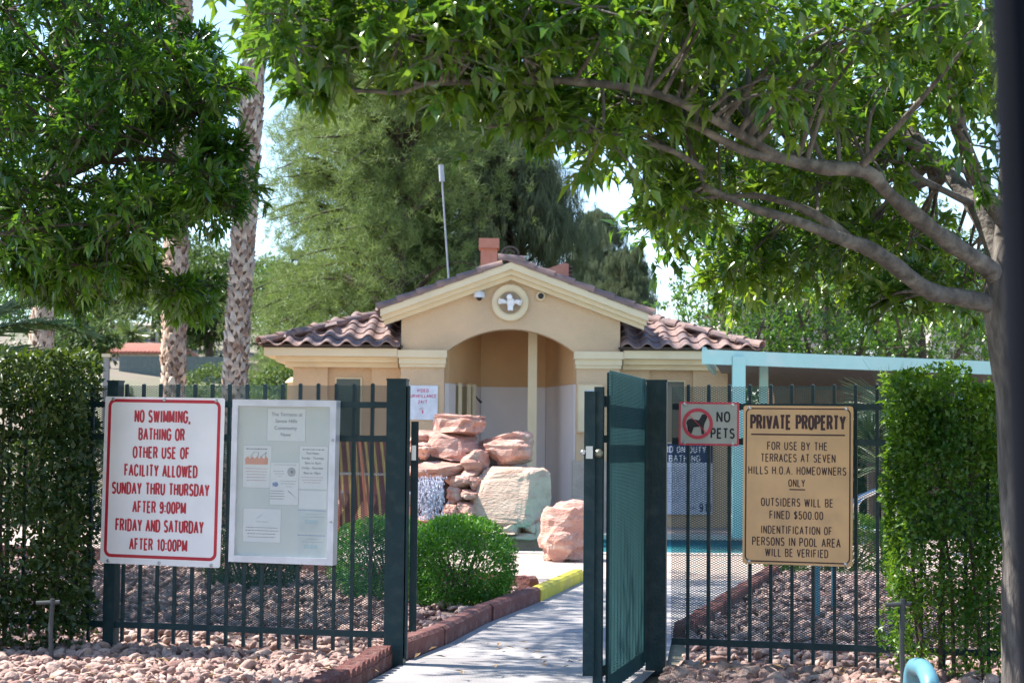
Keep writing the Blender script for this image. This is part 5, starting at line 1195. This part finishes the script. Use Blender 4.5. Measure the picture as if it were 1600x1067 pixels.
put_tree(PB, 'broad olive pine above the left wing of the pool house', 625, 37, .86, 1.2)
put_tree(PA, 'feathery pine just behind the gable and chimney', 690, 42, .82, 2.4)
put_tree(PH, 'grey green weeping tree right of the antenna pole', 770, 39, .66, .9, name='weeping_tree')
put_tree(PB, 'pale pine low behind the palm trunks', 450, 46, .42, 4.0)
put_tree(PH, 'thin weeping tree showing through the sky gap above the roof vent', 935, 52, .50, 2.1, name='weeping_tree')
put_tree(PH, 'small weeping tree over the right wing roof', 985, 44, .42, 4.4, name='weeping_tree')
put_tree(PA, 'olive pine far behind the antenna', 650, 58, 1.0, 3.3)

# ---- broadleaf background trees on the right
def bg_tree(label, px, Y, H, Wd, seed, m, n=38, lL=.11, group='leafy trees behind the patio cover', name='leafy_tree', grow0=.25):
    r = np.random.default_rng(seed); c = P(px, 700, Y); z = hill(c.x, Y) if Y > 34 else 0; b = Vector((c.x, Y, z)); cl_ = []
    for _ in range(n):
        d = rdirs(1, r)[0]; q = r.uniform(.3, 1)**.5; cl_.append((b+Vector((d[0]*Wd*q, d[1]*Wd*q, H*(.5+grow0*.5)+d[2]*H*(.5-grow0*.5)*q)), Wd*r.uniform(.22, .36)))
    lim = [([b+Vector((0,0,H*.25)), b+Vector((Wd*.3*math.cos(a), Wd*.3*math.sin(a), H*.5)), b+Vector((Wd*.7*math.cos(a), Wd*.7*math.sin(a), H*.75))], .07, .02) for a in (0.3, 2.2, 4.1, 5.5)]
    return broad_tree(name, label, b, lim, cl_, m, M_barkd, lL, lL*.42, twigs=26, perl=9, seed=seed, group=group, trunk=([b+Vector((0,0,-.2)), b+Vector((.05,0,H*.3)), b+Vector((0,0,H*.8))], [.16,.12,.04]))
bg_tree('dark leafy tree directly behind the tiled right wing', 1130, 33.5, 4.6, 1.3, 71, M_leafL)
bg_tree('large dark tree above the middle of the patio cover', 1290, 34.5, 5.4, 1.9, 72, M_leafL, n=55)
bg_tree('dark tree above the right end of the patio cover', 1440, 33.5, 4.9, 1.7, 73, M_leafL, n=46)
bg_tree('sparse tree beyond the grey trunk at the right edge', 1560, 38, 5.2, 1.8, 74, M_farleaf, n=34)
bg_tree('leafy tree far behind the right foliage', 1220, 48, 7.4, 2.6, 75, M_farleaf, n=50, lL=.15)
bg_tree('round leafy tree filling the gap under the spreading branches', 1400, 46, 7.6, 2.6, 76, M_farleaf, n=50, lL=.15)
bg_tree('small dark round tree between the two palm trunks', 322, 62, 3.6, 1.4, 77, M_leafHd, n=30, lL=.2, group='trees on the far slope')
bg_tree('pale olive tree on the slope behind the red roof', 235, 105, 5.5, 3.4, 78, M_farleaf, n=40, lL=.32, group='trees on the far slope')
bg_tree('dark tree beside the roofline of the far house', 170, 108, 5.2, 1.5, 79, M_leafHd, n=22, lL=.3, group='trees on the far slope')
bg_tree('wide olive tree on the slope left of the palm trunk', 155, 112, 4.2, 3.0, 80, M_farleaf, n=34, lL=.32, group='trees on the far slope')
bg_tree('bushy tree between the palm trunks on the slope', 320, 85, 5.0, 3.0, 81, M_farleaf, n=34, lL=.28, group='trees on the far slope')
for i_, (px_, Y_, H_, W_, lb_) in enumerate(((60, 90, 4.2, 2.4, 'dark tree at the far left of the slope beneath the palm frond'), (118, 96, 4.0, 2.2, 'green tree standing above the tan roof'), (300, 88, 3.6, 1.8, 'bushy green tree right of the red roof between the palm trunks'), (352, 74, 4.4, 2.4, 'olive tree just left of the tall palm trunk on the slope'), (420, 80, 5.0, 2.6, 'green tree on the slope right of the tall palm trunk'))):
    bg_tree(lb_, px_, Y_, H_, W_, 140+i_, M_farleaf if i_ % 2 else M_leafL, n=24, lL=.24, group='trees on the far slope', grow0=0)
bg_tree('pale shrub below the tan roof', 128, 62, 1.2, 1.2, 82, M_farleaf, n=20, lL=.2, group='trees on the far slope', grow0=0)
q = P(205, 520, 80); palm_b = P(205, 560, 80)
tf = thing('fan_palm', 'small far fan palm with a round crown behind the red roof', 'palm tree', (palm_b.x, 80, palm_b.z))
part('trunk', MB().tube([(palm_b.x, 80, palm_b.z-1), (palm_b.x, 80, q.z)], [.14,.12], 8), M_barkd, tf)
mb = MB(); r = np.random.default_rng(90)
for i in range(150):
    d = Vector(rdirs(1, r)[0]); c = Vector((q.x, 80, q.z)); e = c+d*r.uniform(.6, 1.0)+Vector((0,0,-.15)); s = Vector(rdirs(1, r)[0])*.06
    mb.add([tuple(c-s*.3), tuple(c+s*.3), tuple(e+s), tuple(e-s), tuple(e+d*.15)], [(0,1,2,3),(3,2,4)], r.random())
part('crown', mb, M_frond, tf, kind='stuff')
# antenna
M_ant = mat('antenna_grey', (.42,.45,.50), rough=.6)
q0, q1 = P(700, 420, 33.4), P(689, 258, 33.4)
an = thing('antenna_mast', 'thin grey antenna mast with white cylinder top behind the pool house', 'antenna', (q0.x, 33.4, 0))
dd = (q1-q0)/(q1.z-q0.z); b0 = q0-dd*q0.z; part('mast', MB().tube([b0, q0+(q1-q0)*.84], .015, 8), M_ant, an); part('radome', MB().tube([q0+(q1-q0)*.84, q1], [.05,.045], 12), M_ant, an)

# ------------------------------------------------------------------ far houses
def house(name, label, x0, x1, ytop_roof, ytop_wall, ybase, Y, dep, mr, mw, gable=False, grp='houses on the far slope'):
    a, b = P(x0, ybase, Y), P(x1, ybase, Y); zw = P(x0, ytop_wall, Y).z; zr = P((x0+x1)/2, ytop_roof, Y).z; z0 = a.z-.6; t = thing(name, label, 'house', ((a.x+b.x)/2, Y, z0), grp)
    part('wall', MB().box(a.x, b.x, Y, Y+dep, z0, zw), mw, t)
    w = b.x-a.x; o = .35; ym = Y+dep/2; mb = MB(); xr = w*.18 if not gable else 0
    mb.add([(a.x-o,Y-o,zw),(b.x+o,Y-o,zw),(b.x+o,Y+dep+o,zw),(a.x-o,Y+dep+o,zw),(a.x+xr,ym,zr),(b.x-xr,ym,zr)], [(0,1,5,4),(2,3,4,5),(1,2,5),(3,0,4),(0,3,2,1)])
    rf_ = part('roof', mb, mr, t)
    if mr is M_rooffar:
        n = int((x1-x0)/9)
        rb = MB()
        for i in range(n*2):
            u = (i+.5)/(n*2); pa = Vector((a.x-o+(w+2*o)*u, Y-o, zw+.03)); pb_ = Vector((a.x+xr+(w-2*xr)*u, ym, zr+.03)); rb.bar(pa, pb_, .10, .08)
        part('tile_rows', rb, mr, rf_)
    for i in range(3):
        xx = a.x+w*(.2+.3*i); f_ = part('window', MB().box(xx-.3, xx+.3, Y-.03, Y-.002, zw-1.2, zw-.35), M_frame, t); part('pane', MB().box(xx-.25, xx+.25, Y-.04, Y-.031, zw-1.15, zw-.4), M_dark, f_)
    return t
house('house', 'far white house with a pink red tiled roof between the palm trunks', 170, 262, 531, 552, 566, 72, 7, M_rooffar, M_wallfar, gable=True)
house('house', 'far low house with a tan roof left of the red roofed one', 84, 172, 529, 545, 560, 80, 8, M_rooftan, M_wallfar)
house('house', 'far beige house high on the slope behind the trees', 150, 300, 497, 508, 530, 118, 9, M_rooftan, M_wallfar)
house('house', 'pale two storey house glimpsed through leaves right of the tiled roof', 1150, 1330, 440, 470, 560, 66, 9, M_rooftan, M_wallfar, grp='houses behind the right hand trees')
house('house', 'white house glimpsed beside the grey trunk', 1455, 1640, 455, 478, 560, 60, 9, M_rooftan, M_wallfar, grp='houses behind the right hand trees')
mb = MB(); a, b = P(186, 578, 58), P(360, 574, 58); mb.box(a.x, b.x, 58, 58.2, a.z-.9, P(190, 556, 58).z)
solo('block_wall', mb, M_bluefence, 'long grey blue wall on the slope below the red roofed house', 'wall')
q = P(166, 590, 40); bp_ = thing('stone_pillar', 'small stone pillar with a pale cap above the left fence post', 'pillar', (q.x, 40, hill(q.x, 40)))
part('shaft', MB().box(q.x-.06, q.x+.06, 39.94, 40.06, hill(q.x,40)-.1, P(166,558,40).z), M_concrete, bp_); part('cap', MB().box(q.x-.09, q.x+.09, 39.91, 40.09, P(166,558,40).z, P(166,553,40).z), M_cream, bp_)
for i, (px_, h_) in enumerate(((178, 566), (188, 572))):
    leafbox('cypress', ('taller', 'shorter')[i]+' slim dark cypress beside the small stone pillar', 'tree', (P(px_, 600, 36).x, 36+i, 1.2), (.10, .12, 1.2 if i == 0 else 1.1), 1500, .08, .03, M_leafHd, 95+i, ell=True)
q = P(458, 600, 30); pb2 = thing('path_light', 'cream capped post at the left corner of the pool house', 'post', (q.x, 30, 0))
part('shaft', MB().box(q.x-.08, q.x+.08, 29.9, 30.06, 0, P(458,598,30).z), M_cream, pb2); part('cap', MB().lathe((q.x, 29.98, P(458,598,30).z), [(.13,0),(.10,.04),(.03,.09)], 12), M_cream, pb2)

# ------------------------------------------------------------------ small things
mb = MB(); a = P(1332, 830, 20.3)
def rail(px_, Y):
    pts = [P(px_+60, 770, Y+.5), P(px_+20, 772, Y+.2), P(px_+2, 785, Y), P(px_, 800, Y), P(px_+5, 818, Y), P(px_+25, 828, Y+.1), P(px_+70, 832, Y+.6)]; e = Vector((pts[-1].x, pts[-1].y, 0)); s0 = Vector((pts[0].x, pts[0].y, 0))
    return smooth_poly([s0]+pts+[e], 5)
hrl = thing('pool_handrail', 'chrome bent pool handrail right of the tan sign', 'handrail', (a.x, 20.3, 0))
part('rail', MB().tube(rail(1331, 20.2), .024, 10), M_chrome, hrl, smooth=True); part('rail', MB().tube(rail(1339, 20.9), .024, 10), M_chrome, hrl, smooth=True)
for i, (px_, y0, y1, Y) in enumerate(((1277, 870, 960, 12.9), (1303, 870, 942, 13.8))):
    q = P(px_, y1, Y); solo('sign_stake', MB().box(q.x-.018, q.x+.018, Y-.012, Y+.012, -.05, P(px_, y0-20, Y).z), M_bluepipe, ('nearer', 'farther')[i]+' of two pale blue stakes in the gravel below the tan sign', 'stake')
q = P(1431, 1067, 7.9); z1 = P(1431, 1026, 7.9).z
solo('blue_pipe_bend', MB().tube(smooth_poly([(q.x-.0, 7.55, -.1), (q.x-.005, 7.58, z1*.6), (q.x+.0, 7.68, z1-.05), (q.x+.01, 7.85, z1-.038), (q.x+.012, 8.02, z1-.09), (q.x+.012, 8.05, -.1)], 5), .038, 14), M_bluepipe, 'blue bent pipe loop rising from the rocks in front of the right fence', 'pipe', smooth=True)
def valve(label, px_, Y):
    q = P(px_, 990, Y); t = thing('irrigation_pipe', label, 'pipe', (q.x, Y, 0)); z = P(px_, 935, Y).z
    part('riser', MB().tube([(q.x, Y, -.03), (q.x-.01, Y, z*.5), (q.x-.005, Y, z)], .013, 8), M_pipe, t); part('cross_pipe', MB().tube([(q.x-.09, Y, z*.93), (q.x+.035, Y, z*.95)], .011, 8), M_pipe, t); 
    part('foot', MB().box(q.x-.12, q.x+.05, Y-.015, Y+.015, .0, .025), M_pipe, t)
valve('grey irrigation riser at the foot of the left hedge', 82, 10.0); valve('grey irrigation riser at the foot of the right hedge', 1412, 9.1)
# dark shaft added close to the camera, standing in for a car window pillar
q = P(1610, 500, 1.3); q2 = P(1634, 1060, 1.3)
pth = thing('car_pillar_stand_in', 'out of focus dark shaft added at the right edge in place of a car window pillar', 'post', (q2.x, 1.3, 0))
dv_ = (q-q2)/(q.z-q2.z); b0 = q2-dv_*q2.z
part('shaft', MB().tube([b0, b0+dv_*2.2], .018, 14), mat('car_pillar_black', (.004,.005,.009), rough=.8, spec=.1), pth); part('foot', MB().lathe(tuple(b0), [(.07,-.05),(.07,.01),(.05,.02)], 14), M_black, pth)
S.render.threads_mode = 'AUTO'
